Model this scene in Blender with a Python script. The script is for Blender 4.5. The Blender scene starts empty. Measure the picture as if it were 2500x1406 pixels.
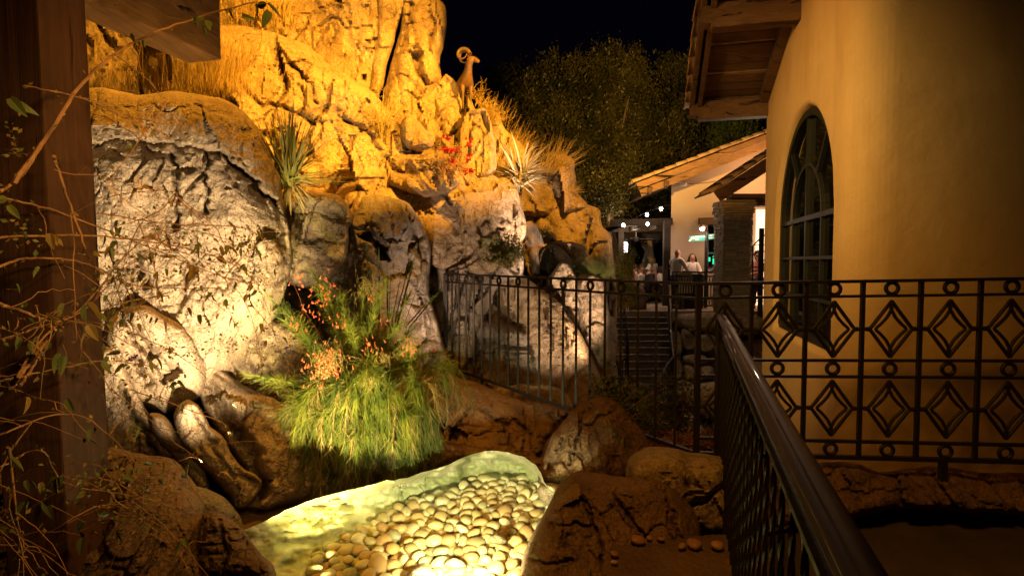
import bpy, bmesh, math, random
import numpy as np
from mathutils import Vector, Matrix
random.seed(7); RNG = np.random.default_rng(7)
SC = bpy.context.scene; COL = SC.collection
R_ = math.radians
# ------------------------------------------------------------------ camera
EYE = 1.6; F = 1389.0; TH = math.atan(63/1389.0)
cam = bpy.data.objects.new('camera', bpy.data.cameras.new('camera')); COL.objects.link(cam)
cam.location = (0, 0, EYE); cam.rotation_euler = (math.pi/2-TH, 0, 0)
cam.data.lens = 20.0; cam.data.sensor_width = 36.0; cam.data.clip_start = 0.05; cam.data.clip_end = 500
SC.camera = cam
_up = np.array([0, math.sin(TH), math.cos(TH)]); _fw = np.array([0, math.cos(TH), -math.sin(TH)])
def P(px, py, Y):
    """point seen at photo pixel (px,py) at distance Y in front of the lens (array friendly)"""
    px = np.asarray(px, float); py = np.asarray(py, float); Y = np.asarray(Y, float)
    a = (px-1250)/F; b = (703-py)/F
    dy = _fw[1]+b*_up[1]; dz = _fw[2]+b*_up[2]; t = Y/dy
    return np.stack(np.broadcast_arrays(a*t, Y+0*t, EYE+dz*t), -1)
def PZ(px, py, z):
    px = np.asarray(px, float); py = np.asarray(py, float)
    a = (px-1250)/F; b = (703-py)/F
    dy = _fw[1]+b*_up[1]; dz = _fw[2]+b*_up[2]; t = (z-EYE)/dz
    return np.stack(np.broadcast_arrays(a*t, dy*t, z+0*t), -1)
def V(px, py, Y): return Vector(P(px, py, Y).tolist())
# ------------------------------------------------------------------ world and lights
SC.render.engine = 'CYCLES'
SC.view_settings.view_transform = 'Standard'; SC.view_settings.look = 'None'
SC.view_settings.exposure = 0.0; SC.view_settings.gamma = 1.0; SC.view_settings.use_curve_mapping = False
SC.cycles.use_denoising = True; SC.cycles.max_bounces = 5; SC.cycles.transparent_max_bounces = 16
SC.cycles.sample_clamp_indirect = 3.0; SC.cycles.caustics_reflective = False; SC.cycles.caustics_refractive = False
w = bpy.data.worlds.new('World'); SC.world = w; w.use_nodes = True
bg = w.node_tree.nodes['Background']; bg.inputs[0].default_value = (0.12, 0.10, 0.30, 1); bg.inputs[1].default_value = 0.006
def lamp(name, kind, loc, col, watts, target=None, cone=60, blend=.4, radius=.03):
    l = bpy.data.lights.new(name, kind); l.energy = watts; l.color = col; l.shadow_soft_size = radius
    o = bpy.data.objects.new(name, l); COL.objects.link(o); o.location = Vector(loc)
    if kind == 'SPOT':
        l.spot_size = R_(cone); l.spot_blend = blend
        d = Vector(target)-Vector(loc); o.rotation_euler = d.to_track_quat('-Z', 'Y').to_euler()
    return o
AMB = (1.0, .405, .03); AMB2 = (1.0, .40, .04); WARM = (1.0, .72, .41); PINK = (1.0, .66, .42); POOL = (1.0, .90, .47)
# amber floods on the upper rocks
lamp('flood_amber_right', 'SPOT', (2.3, 3.6, 4.7), AMB, 5500, P(920, 185, 7.5), 55, .5, .04)
lamp('flood_amber_left', 'SPOT', (-.7, 4.3, 6.7), AMB, 2800, P(600, 60, 7.0), 80, .5, .03)
lamp('flood_amber_boulder', 'SPOT', (-1.9, 4.55, 5.9), AMB, 900, (-2.2, 4.5, 2.8), 62, .6, .03)
lamp('flood_amber_crag', 'SPOT', (1.45, 6.4, 4.9), AMB, 1100, P(1330, 420, 9.6), 52, .5, .04)
# warm white uplights, with added fills among them
lamp('uplight_boulder', 'SPOT', P(545, 1215, 2.62), WARM, 1150, P(410, 620, 4.4), 62, 1., .03)
lamp('fill_beam', 'SPOT', (-.75, 2.75, .3), (1, .55, .18), 130, (-1.75, 2.3, 2.6), 50, .9, .03)  # added fill to brighten the beam, no real fixture
lamp('uplight_shrub', 'SPOT', P(740, 1480, 2.45), (1.0, .74, .26), 1050, P(850, 920, 4.1), 56, .9, .04)
lamp('uplight_fence_rocks', 'SPOT', P(1475, 965, 6.1), PINK, 130, P(1215, 600, 8.0), 70, 1.0, .04)
lamp('uplight_knob', 'SPOT', P(1475, 965, 6.1), PINK, 1500, P(1215, 450, 7.4), 27, 1., .04)
lamp('uplight_stream', 'SPOT', P(1475, 965, 6.1), (1.0, .60, .32), 650, P(1400, 590, 9.0), 40, 1., .04)
lamp('fill_cave_wall', 'SPOT', P(1010, 930, 4.75), PINK, 190, P(1130, 580, 7.0), 66, 1., .05)  # added low fill behind the shrub, lifts the dim rock face
lamp('fill_shelf_right', 'SPOT', (2.75, 7.35, 2.9), PINK, 330, P(1170, 510, 7.2), 46, .9, .04)  # unseen added fill, rakes the pink rock shelf from the right
lamp('pool_lamp_right', 'SPOT', (.30, 3.42, .28), POOL, 38, (-.3, 2.95, .0), 120, .6, .04)
lamp('pool_lamp_front', 'SPOT', (-.25, 2.3, .30), POOL, 260, (-.20, 2.9, 0), 92, .8, .05)
# amber wash on the tower wall and foreground rocks, partly added fills
lamp('fill_tower', 'SPOT', (-0.9, 2.6, 3.9), (1, .56, .15), 900, (2.95, 6.1, 2.1), 54, 1., .35)  # added soft spot standing in for amber bounce off the rocks
lamp('wash_foreground', 'SPOT', (-.3, .6, 4.4), AMB2, 340, (.8, 3.5, .5), 70, .8, .35)
lamp('fill_vine', 'SPOT', (-.1, .7, 2.0), (1, .58, .18), 62, P(430, 720, 2.3), 62, .9, .05)  # added front fill so the vine leaves don't stay silhouettes
lamp('wash_post', 'SPOT', (.6, 1.2, 2.9), (1, .5, .1), 120, (-1.5, 2.2, 1.0), 80, .8, .04)
lamp('flood_trees', 'SPOT', (2.5, 12.5, 4.8), (1.0, .52, .09), 2900, P(1590, 275, 24), 72, .7, .1)
lamp('fill_porch', 'SPOT', (2.4, 12.0, 1.8), AMB, 260, P(1790, 430, 14.8), 30, .7, .05)  # added spot standing in for amber spill on the porch tiles
# restaurant
lamp('gable_flood', 'POINT', P(1885, 425, 17.3), (1.0, .50, .20), 130, radius=.06)
lamp('tower_back_lamp', 'POINT', (3.9, 9.2, 2.9), (1.0, .75, .5), 60, radius=.06)
# ------------------------------------------------------------------ helpers
def tag(o, label=None, cat=None, group=None, kind=None):
    if label: o['label'] = label
    if cat: o['category'] = cat
    if group: o['group'] = group
    if kind: o['kind'] = kind
    return o
def empty(name, loc=(0, 0, 0), rz=0, label=None, cat=None, group=None):
    o = bpy.data.objects.new(name, None); COL.objects.link(o)
    o.location = Vector(loc); o.rotation_euler = (0, 0, rz); o.empty_display_size = .1
    return tag(o, label, cat, group)
def mesh_np(verts, faces, smooth=True, name='mesh'):
    """faces: an (n,3)/(n,4) int array or a list of them"""
    if not isinstance(faces, (list, tuple)): faces = [faces]
    me = bpy.data.meshes.new(name); verts = np.asarray(verts, np.float32).reshape(-1, 3)
    me.vertices.add(len(verts)); me.vertices.foreach_set('co', verts.ravel())
    loops = np.concatenate([np.asarray(f, np.int32).ravel() for f in faces])
    sizes = np.concatenate([np.full(len(f), np.asarray(f).shape[1], np.int32) for f in faces])
    starts = np.concatenate([[0], np.cumsum(sizes)[:-1]]).astype(np.int32)
    me.loops.add(len(loops)); me.loops.foreach_set('vertex_index', loops)
    me.polygons.add(len(sizes)); me.polygons.foreach_set('loop_start', starts); me.polygons.foreach_set('loop_total', sizes)
    me.polygons.foreach_set('use_smooth', np.full(len(sizes), smooth))
    me.update(calc_edges=True); me.validate(); return me
def link(name, me, mat=None, parent=None):
    o = bpy.data.objects.new(name, me); COL.objects.link(o)
    if mat is not None and len(me.materials) == 0: me.materials.append(mat)
    if parent is not None: o.parent = parent
    return o
class MB:
    """collects simple shapes and links them as one mesh"""
    def __init__(s): s.v = []; s.f = []
    def add(s, vs, fs):
        n = len(s.v); s.v += [tuple(v) for v in vs]; s.f += [tuple(i+n for i in f) for f in fs]
    def box(s, c, sz, rz=0, M=None):
        x, y, z = [q/2 for q in sz]
        vs = [Vector((a*x, b*y, d*z)) for a in (-1, 1) for b in (-1, 1) for d in (-1, 1)]
        m = M if M is not None else Matrix.Rotation(rz, 3, 'Z')
        s.add([m @ v+Vector(c) for v in vs], [(0, 1, 3, 2), (4, 6, 7, 5), (0, 4, 5, 1), (2, 3, 7, 6), (0, 2, 6, 4), (1, 5, 7, 3)])
    def bar(s, a, b, w, h, up=(0, 0, 1)):
        a = Vector(a); b = Vector(b); d = (b-a).normalized(); u = Vector(up)
        r = d.cross(u).normalized()*w/2; u2 = r.normalized().cross(d).normalized()*h/2
        vs = [p+i*r+j*u2 for p in (a, b) for i in (-1, 1) for j in (-1, 1)]
        s.add(vs, [(0, 1, 3, 2), (4, 6, 7, 5), (0, 4, 5, 1), (2, 3, 7, 6), (0, 2, 6, 4), (1, 5, 7, 3)])
    def tube(s, pts, r, n=8, closed=False, cap=True):
        pts = [Vector(p) for p in pts]; m = len(pts)
        rr = r if isinstance(r, (list, tuple)) else [r]*m
        prev = None; rings = []
        for i in range(m):
            if closed: t = pts[(i+1) % m]-pts[i-1]
            else: t = pts[min(i+1, m-1)]-pts[max(i-1, 0)]
            t.normalize()
            if prev is None:
                u = t.orthogonal().normalized()
            else:
                u = prev-t*prev.dot(t)
                u = u.normalized() if u.length > 1e-6 else t.orthogonal().normalized()
            prev = u; v = t.cross(u)
            rings.append([pts[i]+(u*math.cos(2*math.pi*k/n)+v*math.sin(2*math.pi*k/n))*rr[i] for k in range(n)])
        vs = [p for g in rings for p in g]; fs = []
        for i in range(m if closed else m-1):
            j = (i+1) % m
            for k in range(n): fs.append((i*n+k, i*n+(k+1) % n, j*n+(k+1) % n, j*n+k))
        if cap and not closed: fs += [tuple(range(n))[::-1], tuple((m-1)*n+k for k in range(n))]
        s.add(vs, fs)
    def lathe(s, prof, c=(0, 0, 0), n=16):
        vs = []; fs = []
        for (r, z) in prof:
            for k in range(n): vs.append((c[0]+r*math.cos(2*math.pi*k/n), c[1]+r*math.sin(2*math.pi*k/n), c[2]+z))
        for i in range(len(prof)-1):
            for k in range(n): fs.append((i*n+k, i*n+(k+1) % n, (i+1)*n+(k+1) % n, (i+1)*n+k))
        fs += [tuple(range(n))[::-1], tuple((len(prof)-1)*n+k for k in range(n))]
        s.add(vs, fs)
    def quad(s, a, b, c, d): s.add([a, b, c, d], [(0, 1, 2, 3)])
    def build(s, name, mat, parent=None, smooth=False, bevel=0, seg=2):
        me = bpy.data.meshes.new(name); me.from_pydata([tuple(v) for v in s.v], [], s.f); me.update()
        bm = bmesh.new(); bm.from_mesh(me); bmesh.ops.recalc_face_normals(bm, faces=bm.faces)
        if bevel:
            es = [e for e in bm.edges if len(e.link_faces) == 2 and e.calc_face_angle(0) > .6]
            bmesh.ops.bevel(bm, geom=es, offset=bevel, segments=seg, affect='EDGES', profile=.6)
        bm.to_mesh(me); bm.free()
        if smooth:
            me.polygons.foreach_set('use_smooth', [True]*len(me.polygons))
            try: me.set_sharp_from_angle(angle=R_(40))
            except Exception: pass
        return link(name, me, mat, parent)
def copy_tree(o, parent=None):
    c = o.copy(); COL.objects.link(c); c.parent = parent
    for ch in list(o.children): copy_tree(ch, c)
    return c
# ------------------------------------------------------------------ numpy noise
def _h(ix, iy, iz, seed):
    h = (ix.astype(np.int64)*374761393+iy.astype(np.int64)*668265263+iz.astype(np.int64)*2147483647+seed*974634777) & 0xffffffff
    h = ((h ^ (h >> 13))*1274126177) & 0xffffffff
    h = ((h ^ (h >> 15))*2246822519) & 0xffffffff
    return ((h ^ (h >> 16)) & 0xffffff)/float(0xffffff)
def vnoise(p, seed=0):
    i = np.floor(p).astype(np.int64); f = p-i; f = f*f*f*(f*(f*6-15)+10); o = 0
    for dx in (0, 1):
        for dy in (0, 1):
            for dz in (0, 1):
                wgt = (f[..., 0] if dx else 1-f[..., 0])*(f[..., 1] if dy else 1-f[..., 1])*(f[..., 2] if dz else 1-f[..., 2])
                o = o+wgt*_h(i[..., 0]+dx, i[..., 1]+dy, i[..., 2]+dz, seed)
    return o*2-1
def fbm(p, octv=4, seed=0, gain=.5, ridged=False):
    a = 1.; s = 0; t = 0
    for k in range(octv):
        n = vnoise(p*(2.03**k)+k*17.3, seed+k)
        if ridged: n = 1-2*np.abs(n)
        s = s+a*n; t += a; a *= gain
    return s/t
def facets(q, seed=0):
    """2-D cellular fracture planes: tilt value, step value, distance to the cell edge"""
    i = np.floor(q).astype(np.int64); z = np.zeros(q.shape[:-1], np.int64)
    b1 = np.full(q.shape[:-1], 9.); b2 = b1.copy(); tilt = np.zeros_like(b1); step = np.zeros_like(b1)
    for dx in (-1, 0, 1):
        for dy in (-1, 0, 1):
            cx = i[..., 0]+dx; cy = i[..., 1]+dy
            ox = cx+_h(cx, cy, z, seed); oy = cy+_h(cx, cy, z, seed+1)
            rx = q[..., 0]-ox; ry = q[..., 1]-oy; d = np.hypot(rx, ry)
            t = rx*(_h(cx, cy, z, seed+2)-.5)*2+ry*(_h(cx, cy, z, seed+3)-.5)*2; st = _h(cx, cy, z, seed+4)-.5
            nb = d < b1
            b2 = np.where(nb, b1, np.minimum(b2, d)); tilt = np.where(nb, t, tilt); step = np.where(nb, st, step); b1 = np.where(nb, d, b1)
    return tilt, step, b2-b1
def seg_dist(x, y, pts, closed=False):
    pts = np.asarray(pts, float); n = len(pts); best = np.full(x.shape, 1e9); bx = np.zeros(x.shape); by = np.zeros(x.shape)
    for k in range(n if closed else n-1):
        ax, ay = pts[k][:2]; cx, cy = pts[(k+1) % n][:2]; dx, dy = cx-ax, cy-ay; L = dx*dx+dy*dy+1e-9
        t = np.clip(((x-ax)*dx+(y-ay)*dy)/L, 0, 1); ex = ax+t*dx; ey = ay+t*dy; d = np.hypot(x-ex, y-ey)
        m = d < best; best = np.where(m, d, best); bx = np.where(m, ex, bx); by = np.where(m, ey, by)
    return best, bx, by
def inside(x, y, pts):
    c = np.zeros(x.shape, bool); n = len(pts)
    for k in range(n):
        ax, ay = pts[k]; bx, by = pts[(k+1) % n]
        if ay == by: continue
        m = ((ay > y) != (by > y)) & (x < (bx-ax)*(y-ay)/(by-ay)+ax); c ^= m
    return c
def rough_outline(pts, step=14, amp=5, seed=0):
    out = []; n = len(pts)
    # round the corners with a Chaikin pass, then jitter
    for it in range(2):
        q = []
        for k in range(len(pts)):
            a = np.array(pts[k], float); b = np.array(pts[(k+1) % len(pts)], float)
            q += [a*.78+b*.22, a*.22+b*.78]
        pts = q
    for k in range(len(pts)):
        a = np.array(pts[k]); b = np.array(pts[(k+1) % len(pts)]); m = max(1, int(np.hypot(*(b-a))/step))
        for j in range(m): out.append(a+(b-a)*j/m)
    o = np.array(out); p3 = np.c_[o/70., np.full(len(o), seed*3.1)]; p4 = np.c_[o/20., np.full(len(o), seed*1.7)]
    o[:, 0] += amp*vnoise(p3, seed+5)*1.3+amp*.6*vnoise(p4, seed+6)
    o[:, 1] += amp*vnoise(p3, seed+7)*1.3+amp*.6*vnoise(p4, seed+8)
    return [tuple(v) for v in o]
def relief(name, outline, d0, gx=0, gy=0, R=90, bulge=.35, thick=.8, step=5, amp=5, rough=1., cracks=(), holes=(), fac=(2.2, 1.4), facamp=.5, seed=0,
           mat=None, parent=None, warp=1., stri=None, zfun=None, pts3=None, fiss=1., pits=.35):
    """a solid rock: front face follows its outline with its own depth, slope, swelling, fracture planes and clefts; back closed"""
    if seed < 26: bulge *= .6; R *= .55; facamp *= 1.15
    pts = rough_outline(outline, amp=amp, seed=seed); A = np.array(pts)
    x0, y0 = A.min(0)-step*1.5; x1, y1 = A.max(0)+step*1.5; cx, cy = (x0+x1)/2, (y0+y1)/2
    gxs = np.arange(x0, x1, step); gys = np.arange(y0, y1, step); X, Yp = np.meshgrid(gxs, gys)
    ins = inside(X, Yp, pts); d, ex, ey = seg_dist(X, Yp, pts, True)
    ny, nx = X.shape
    cell = ins[:-1, :-1] | ins[1:, :-1] | ins[:-1, 1:] | ins[1:, 1:]
    use = np.zeros_like(ins); use[:-1, :-1] |= cell; use[1:, :-1] |= cell; use[:-1, 1:] |= cell; use[1:, 1:] |= cell
    rim = use & ~ins; px = np.where(rim, ex, X); py = np.where(rim, ey, Yp); dd = np.where(rim, 0, d)
    q = np.clip(1-dd/R, 0, 1); prof = (1-q**2.1)**(1/2.1)
    base = d0+gx*(px-cx)/1000+gy*(py-cy)/1000
    if zfun is not None: base = base+zfun(px, py)
    W = P(px, py, base); s = d0/6.
    nf = lambda k, o, sd, **kw: fbm(W*k, o, sd+seed*7, **kw)
    big = nf(1.1/s, 2, 11)*.22*s; wv = np.stack([nf(2.5/s, 2, 21), nf(2.5/s, 2, 22)], -1)*.35*warp
    qq = np.stack([W[..., 0]*fac[0]/s, W[..., 2]*fac[1]/s], -1)+wv
    ti, stp, ed = facets(qq, seed*5+3)
    q2 = qq*2.7+1.3; t2, s2, e2 = facets(q2, seed*5+40)
    q3 = qq*7.1+4.7+.4*wv; t3, s3, e3 = facets(q3, seed*5+80)
    disp = -(big)+facamp*s*(ti*.20+stp*.14+t2*.06+s2*.03+t3*.016+s3*.005)+.03*s*facamp*np.exp(-(ed/.045)**2)*(nf(3., 1, 77) > -.1)
    disp += -rough*s*(nf(5/s, 4, 31, ridged=True)*.024+nf(16/s, 4, 41)*.017)
    if stri is not None:
        a, fr, am = stri; ca, sa = math.cos(a), math.sin(a)
        t = (W[..., 0]*ca+W[..., 2]*sa)*fr+wv[..., 0]*2.5
        tt = np.stack([t, (W[..., 2]*ca-W[..., 0]*sa)*fr*.12, 0*t+seed], -1)
        disp += am*s*(1-2*np.abs(vnoise(tt, seed+9)))*.5+am*s*.4*vnoise(tt*2.1, seed+19)
    fn1 = vnoise(W*np.array([1.3, 1.3, .9])/s+seed*3.7, seed+61)+.25*vnoise(W*6/s, seed+62); fn2 = vnoise(W*np.array([2.6, 2.6, 1.6])/s+seed*1.9, seed+63)+.3*vnoise(W*9/s, seed+64)
    disp += fiss*s*(.055*np.exp(-(fn1/.035)**2)*(vnoise(W*1.1/s, seed+65) > -.15)+.03*np.exp(-(fn2/.05)**2)*(vnoise(W*1.7/s, seed+66) > 0))
    pit = np.clip(fbm(W*11/s, 3, seed+71)-.12, 0, 1)*np.clip(fbm(W*1.6/s, 2, seed+72)*2+.4, 0, 1); disp += pits*s*.09*pit
    jx = px+7*vnoise(np.stack([px/22, py/22, 0*px+seed], -1), 91)+3*vnoise(np.stack([px/8, py/8, 0*px+seed], -1), 95)
    jy = py+7*vnoise(np.stack([px/22, py/22, 0*px+seed+9], -1), 92)+3*vnoise(np.stack([px/8, py/8, 0*px+seed+9], -1), 96)
    for c in cracks:
        line, wpx, dep = c[:3]; cd, _, _ = seg_dist(jx, jy, line)
        disp += dep*np.exp(-(cd/wpx)**2)
        if len(c) > 3:   # a step: everything on the lower side sinks back
            yy = np.interp(jx, [p[0] for p in line], [p[1] for p in line]); lo = (jy > yy) & (jx > line[0][0]-20) & (jx < line[-1][0])
            disp += np.where(lo, c[3]*np.exp(-(jy-yy)/c[4]), 0)
    for h in holes:
        poly, dep = h; hi = inside(jx, jy, poly); hd, _, _ = seg_dist(jx, jy, poly, True)
        disp += np.where(hi, dep*(1-np.exp(-(hd/9.))), 0)
    k = np.clip(dd/14., 0, 1)
    front = base-bulge*prof+disp*k
    back = base+thick*prof+.02
    Wf = P(px, py, front) if pts3 is None else pts3(px, py, front)
    Wb = P(px, py, back)
    idx = -np.ones(ny*nx, int); u = use.ravel(); idx[u] = np.arange(u.sum()); idx = idx.reshape(ny, nx); n = u.sum()
    a, b, c, e = idx[:-1, :-1][cell], idx[:-1, 1:][cell], idx[1:, 1:][cell], idx[1:, :-1][cell]
    F1 = np.stack([a, e, c, b], -1)
    # back face shares the rim verts; coarse copy would leave gaps, so reuse the grid at full rate only for small rocks
    rimu = rim.ravel()[u]; bidx = np.arange(n)+n; bidx[rimu] = np.nonzero(rimu)[0]
    F2 = np.stack([bidx[a], bidx[b], bidx[c], bidx[e]], -1)
    verts = np.concatenate([Wf.reshape(-1, 3)[u], Wb.reshape(-1, 3)[u]])
    me = mesh_np(verts, [F1, F2], True, name); me.set_sharp_from_angle(angle=R_(34))
    ctr = Vector(P(cx, y1, d0).tolist()); me.transform(Matrix.Translation(-ctr))
    o = link(name, me, mat, parent); o.location = ctr
    return o
def strands(bases, dirs, lens, droop, k=6, r=.002, sides=3, curl=0., seed=0, taper=True):
    """many thin curved stems at once -> verts, quads"""
    n = len(bases); rg = np.random.default_rng(seed); t = np.linspace(0, 1, k)[None, :, None]
    d = dirs/np.linalg.norm(dirs, axis=1, keepdims=True); L = np.asarray(lens)[:, None, None]; dr = np.asarray(droop)[:, None, None]
    pts = bases[:, None]+d[:, None]*L*t+np.array([0, 0, -1.])*dr*L*t**2
    if curl: pts = pts+np.cumsum(rg.normal(0, 1, (n, k, 3)), 1)*curl*L*t
    tang = np.gradient(pts, axis=1); tang /= np.linalg.norm(tang, axis=2, keepdims=True)+1e-9
    ref = np.where(np.abs(tang[..., 2:3]) > .9, np.array([1., 0, 0]), np.array([0, 0, 1.]))
    u = np.cross(tang, ref); u /= np.linalg.norm(u, axis=2, keepdims=True)+1e-9; v = np.cross(tang, u)
    rr = (np.asarray(r) if np.ndim(r) else np.full(n, r))[:, None, None]*((1-.8*t) if taper else 1+0*t)
    ring = np.stack([pts+rr*(u*math.cos(2*math.pi*j/sides)+v*math.sin(2*math.pi*j/sides)) for j in range(sides)], 2)
    verts = ring.reshape(-1, 3); i = np.arange(n)[:, None, None]*k*sides+np.arange(k-1)[None, :, None]*sides; j = np.arange(sides)[None, None]
    a = i+j; b = i+(j+1) % sides
    return verts, np.stack([a, b, b+sides, a+sides], -1).reshape(-1, 4), pts
def leaves(pos, size, seed=0, aspect=.45, upb=0., dirs=None):
    """many folded leaf shapes (4 triangles each) -> verts, quads"""
    n = len(pos); rg = np.random.default_rng(seed)
    a = rg.normal(0, 1, (n, 3)) if dirs is None else dirs+rg.normal(0, .35, (n, 3)); a[:, 2] += upb
    a /= np.linalg.norm(a, axis=1, keepdims=True); b = np.cross(a, rg.normal(0, 1, (n, 3))); b /= np.linalg.norm(b, axis=1, keepdims=True)+1e-9
    c = np.cross(a, b); L = (size if np.ndim(size) else np.full(n, size))[:, None]
    v = np.stack([pos, pos+a*L*.5+b*L*aspect/2+c*L*.08, pos+a*L, pos+a*L*.5-b*L*aspect/2+c*L*.08], 1).reshape(-1, 3)
    i = np.arange(n)[:, None]*4
    return v, np.concatenate([i+[0, 1, 2], i+[0, 2, 3]], 0)
def merge(parts):
    vs = []; qs = []; ts = []; n = 0
    for v, f in parts:
        vs.append(v); (qs if f.shape[1] == 4 else ts).append(f+n); n += len(v)
    return np.concatenate(vs), [np.concatenate(x) for x in (qs, ts) if x]
# ------------------------------------------------------------------ materials
class N:
    def __init__(s, name, rough=.8, spec=.3, metal=0.):
        s.m = bpy.data.materials.new(name); s.m.use_nodes = True; s.t = s.m.node_tree; s.b = s.t.nodes['Principled BSDF']
        s.b.inputs['Roughness'].default_value = rough; s.b.inputs['Specular IOR Level'].default_value = spec; s.b.inputs['Metallic'].default_value = metal
        s.pos = s.t.nodes.new('ShaderNodeNewGeometry').outputs['Position']
    def n(s, t, **kw):
        x = s.t.nodes.new(t)
        for k, v in kw.items(): setattr(x, k, v)
        return x
    def l(s, a, b): s.t.links.new(a, b)
    def map(s, scale=(1, 1, 1), rot=(0, 0, 0), src=None):
        m = s.n('ShaderNodeMapping'); m.inputs['Scale'].default_value = scale; m.inputs['Rotation'].default_value = rot; s.l(src or s.pos, m.inputs['Vector']); return m.outputs[0]
    def noise(s, scale, detail=4, rough=.55, vec=None, dist=0):
        x = s.n('ShaderNodeTexNoise'); x.inputs['Scale'].default_value = scale; x.inputs['Detail'].default_value = detail
        x.inputs['Roughness'].default_value = rough; x.inputs['Distortion'].default_value = dist; s.l(vec or s.pos, x.inputs['Vector']); return x.outputs['Fac']
    def ramp(s, fac, stops):
        x = s.n('ShaderNodeValToRGB'); e = x.color_ramp.elements
        while len(e) > 1: e.remove(e[-1])
        for i, (p, c) in enumerate(stops):
            q = e[0] if i == 0 else e.new(p)
            q.position = p; q.color = (c, c, c, 1) if np.isscalar(c) else (*c, 1)
        s.l(fac, x.inputs[0]); return x.outputs[0]
    def mix(s, fac, a, b, mode='MIX'):
        x = s.n('ShaderNodeMix', data_type='RGBA', blend_type=mode)
        for v, k in ((fac, 0), (a, 6), (b, 7)):
            if hasattr(v, 'is_linked') or hasattr(v, 'links'): s.l(v, x.inputs[k])
            else: x.inputs[k].default_value = v if np.isscalar(v) else (*v, 1)
        return x.outputs[2]
    def bump(s, h, dist, strength=1., prev=None):
        x = s.n('ShaderNodeBump'); x.inputs['Strength'].default_value = strength; x.inputs['Distance'].default_value = dist
        s.l(h, x.inputs['Height'])
        if prev is not None: s.l(prev, x.inputs['Normal'])
        return x.outputs[0]
    def out(s, col=None, nor=None, rough=None):
        if col is not None:
            if np.ndim(col) == 1 and not hasattr(col, 'links'): s.b.inputs['Base Color'].default_value = (*col, 1)
            else: s.l(col, s.b.inputs['Base Color'])
        if nor is not None: s.l(nor, s.b.inputs['Normal'])
        if rough is not None: s.l(rough, s.b.inputs['Roughness'])
        return s.m
def rock_mat(name, c1, c2, dark, grain=1., vein=.5):
    k = N(name, .93, .15)
    a = k.ramp(k.noise(1.6, 5, .6, dist=.6), [(.32, c1), (.68, c2)])
    st = k.ramp(k.noise(3.1, 6, .7, k.map((1, 1, .45)), 1.2), [(.42, 0.), (.62, 1.)])
    a = k.mix(st, a, dark, 'MIX') if False else k.mix(k.ramp(k.noise(2.6, 6, .7, k.map((1, 1, .45)), 1.2), [(.47, 0.), (.70, .65)]), a, dark)
    sp = k.ramp(k.noise(85, 3, .7), [(.36, .45), (.52, 1.), (.7, 1.18)]); a = k.mix(.75, a, sp, 'MULTIPLY')
    vc = k.n('ShaderNodeTexVoronoi', feature='F1'); vc.inputs['Scale'].default_value = 11; vc.inputs['Detail'].default_value = 2.5; wq = k.n('ShaderNodeTexNoise'); wq.inputs['Scale'].default_value = 7; wq.inputs['Detail'].default_value = 5; k.l(k.pos, wq.inputs['Vector'])
    wa = k.n('ShaderNodeVectorMath', operation='SCALE'); wa.inputs['Scale'].default_value = .16; k.l(wq.outputs['Color'], wa.inputs[0]); wb = k.n('ShaderNodeVectorMath', operation='ADD'); k.l(k.pos, wb.inputs[0]); k.l(wa.outputs[0], wb.inputs[1]); k.l(wb.outputs[0], vc.inputs['Vector'])
    n = k.bump(k.noise(13, 8, .72), .035, .8, k.bump(vc.outputs['Distance'], .035, .75))
    v = k.n('ShaderNodeTexVoronoi', feature='DISTANCE_TO_EDGE'); v.inputs['Scale'].default_value = 3.4; v.inputs['Randomness'].default_value = 1
    dv = k.n('ShaderNodeVectorMath', operation='ADD'); k.l(k.pos, dv.inputs[0])
    nn = k.n('ShaderNodeTexNoise'); nn.inputs['Scale'].default_value = 4; nn.inputs['Detail'].default_value = 4; k.l(k.pos, nn.inputs['Vector'])
    sc = k.n('ShaderNodeVectorMath', operation='SCALE'); k.l(nn.outputs['Color'], sc.inputs[0]); sc.inputs['Scale'].default_value = .6; k.l(sc.outputs[0], dv.inputs[1])
    k.l(dv.outputs[0], v.inputs['Vector'])
    cv = k.ramp(v.outputs['Distance'], [(0, 0.), (.03, 1.)]); n = k.bump(cv, .014*vein*2, .8, n)
    a = k.mix(k.ramp(k.noise(1.1, 2), [(.45, 0.), (.6, .75)]), a, k.mix(cv, dark, a))
    n = k.bump(k.noise(46, 5, .7), .012, .75*grain, n)
    n = k.bump(k.noise(190, 2, .6), .004, .8*grain, n)
    return k.out(a, n)
M = {}
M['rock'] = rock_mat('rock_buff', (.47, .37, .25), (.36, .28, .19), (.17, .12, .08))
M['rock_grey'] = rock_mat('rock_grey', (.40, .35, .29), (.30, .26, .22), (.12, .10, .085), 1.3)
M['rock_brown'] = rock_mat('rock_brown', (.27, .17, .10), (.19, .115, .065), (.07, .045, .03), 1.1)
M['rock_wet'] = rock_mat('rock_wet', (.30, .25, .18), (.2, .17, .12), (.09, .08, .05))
def stone_mat(name, cols, var=1):
    k = N(name, .5, .4); oi = k.n('ShaderNodeObjectInfo')
    a = k.ramp(oi.outputs['Random'], [(i/len(cols), c) for i, c in enumerate(cols)])
    a = k.mix(.6, a, k.ramp(k.noise(14, 4), [(.3, .7), (.7, 1.15)]), 'MULTIPLY')
    return k.out(a, k.bump(k.noise(70, 4), .004, .5))
M['pebble'] = stone_mat('river_pebble', [(.36, .31, .20), (.44, .34, .17), (.24, .18, .09), (.52, .46, .33), (.20, .18, .12), (.42, .26, .11), (.30, .29, .19), (.52, .40, .22), (.32, .19, .09)])
M['stone_brown'] = stone_mat('loose_stone_brown', [(.24, .12, .06), (.18, .09, .045), (.28, .16, .08)])
M['ledger'] = stone_mat('ledger_stone', [(.34, .26, .16), (.27, .21, .14), (.42, .32, .19), (.22, .18, .13), (.37, .27, .16), (.30, .25, .18)])
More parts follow.
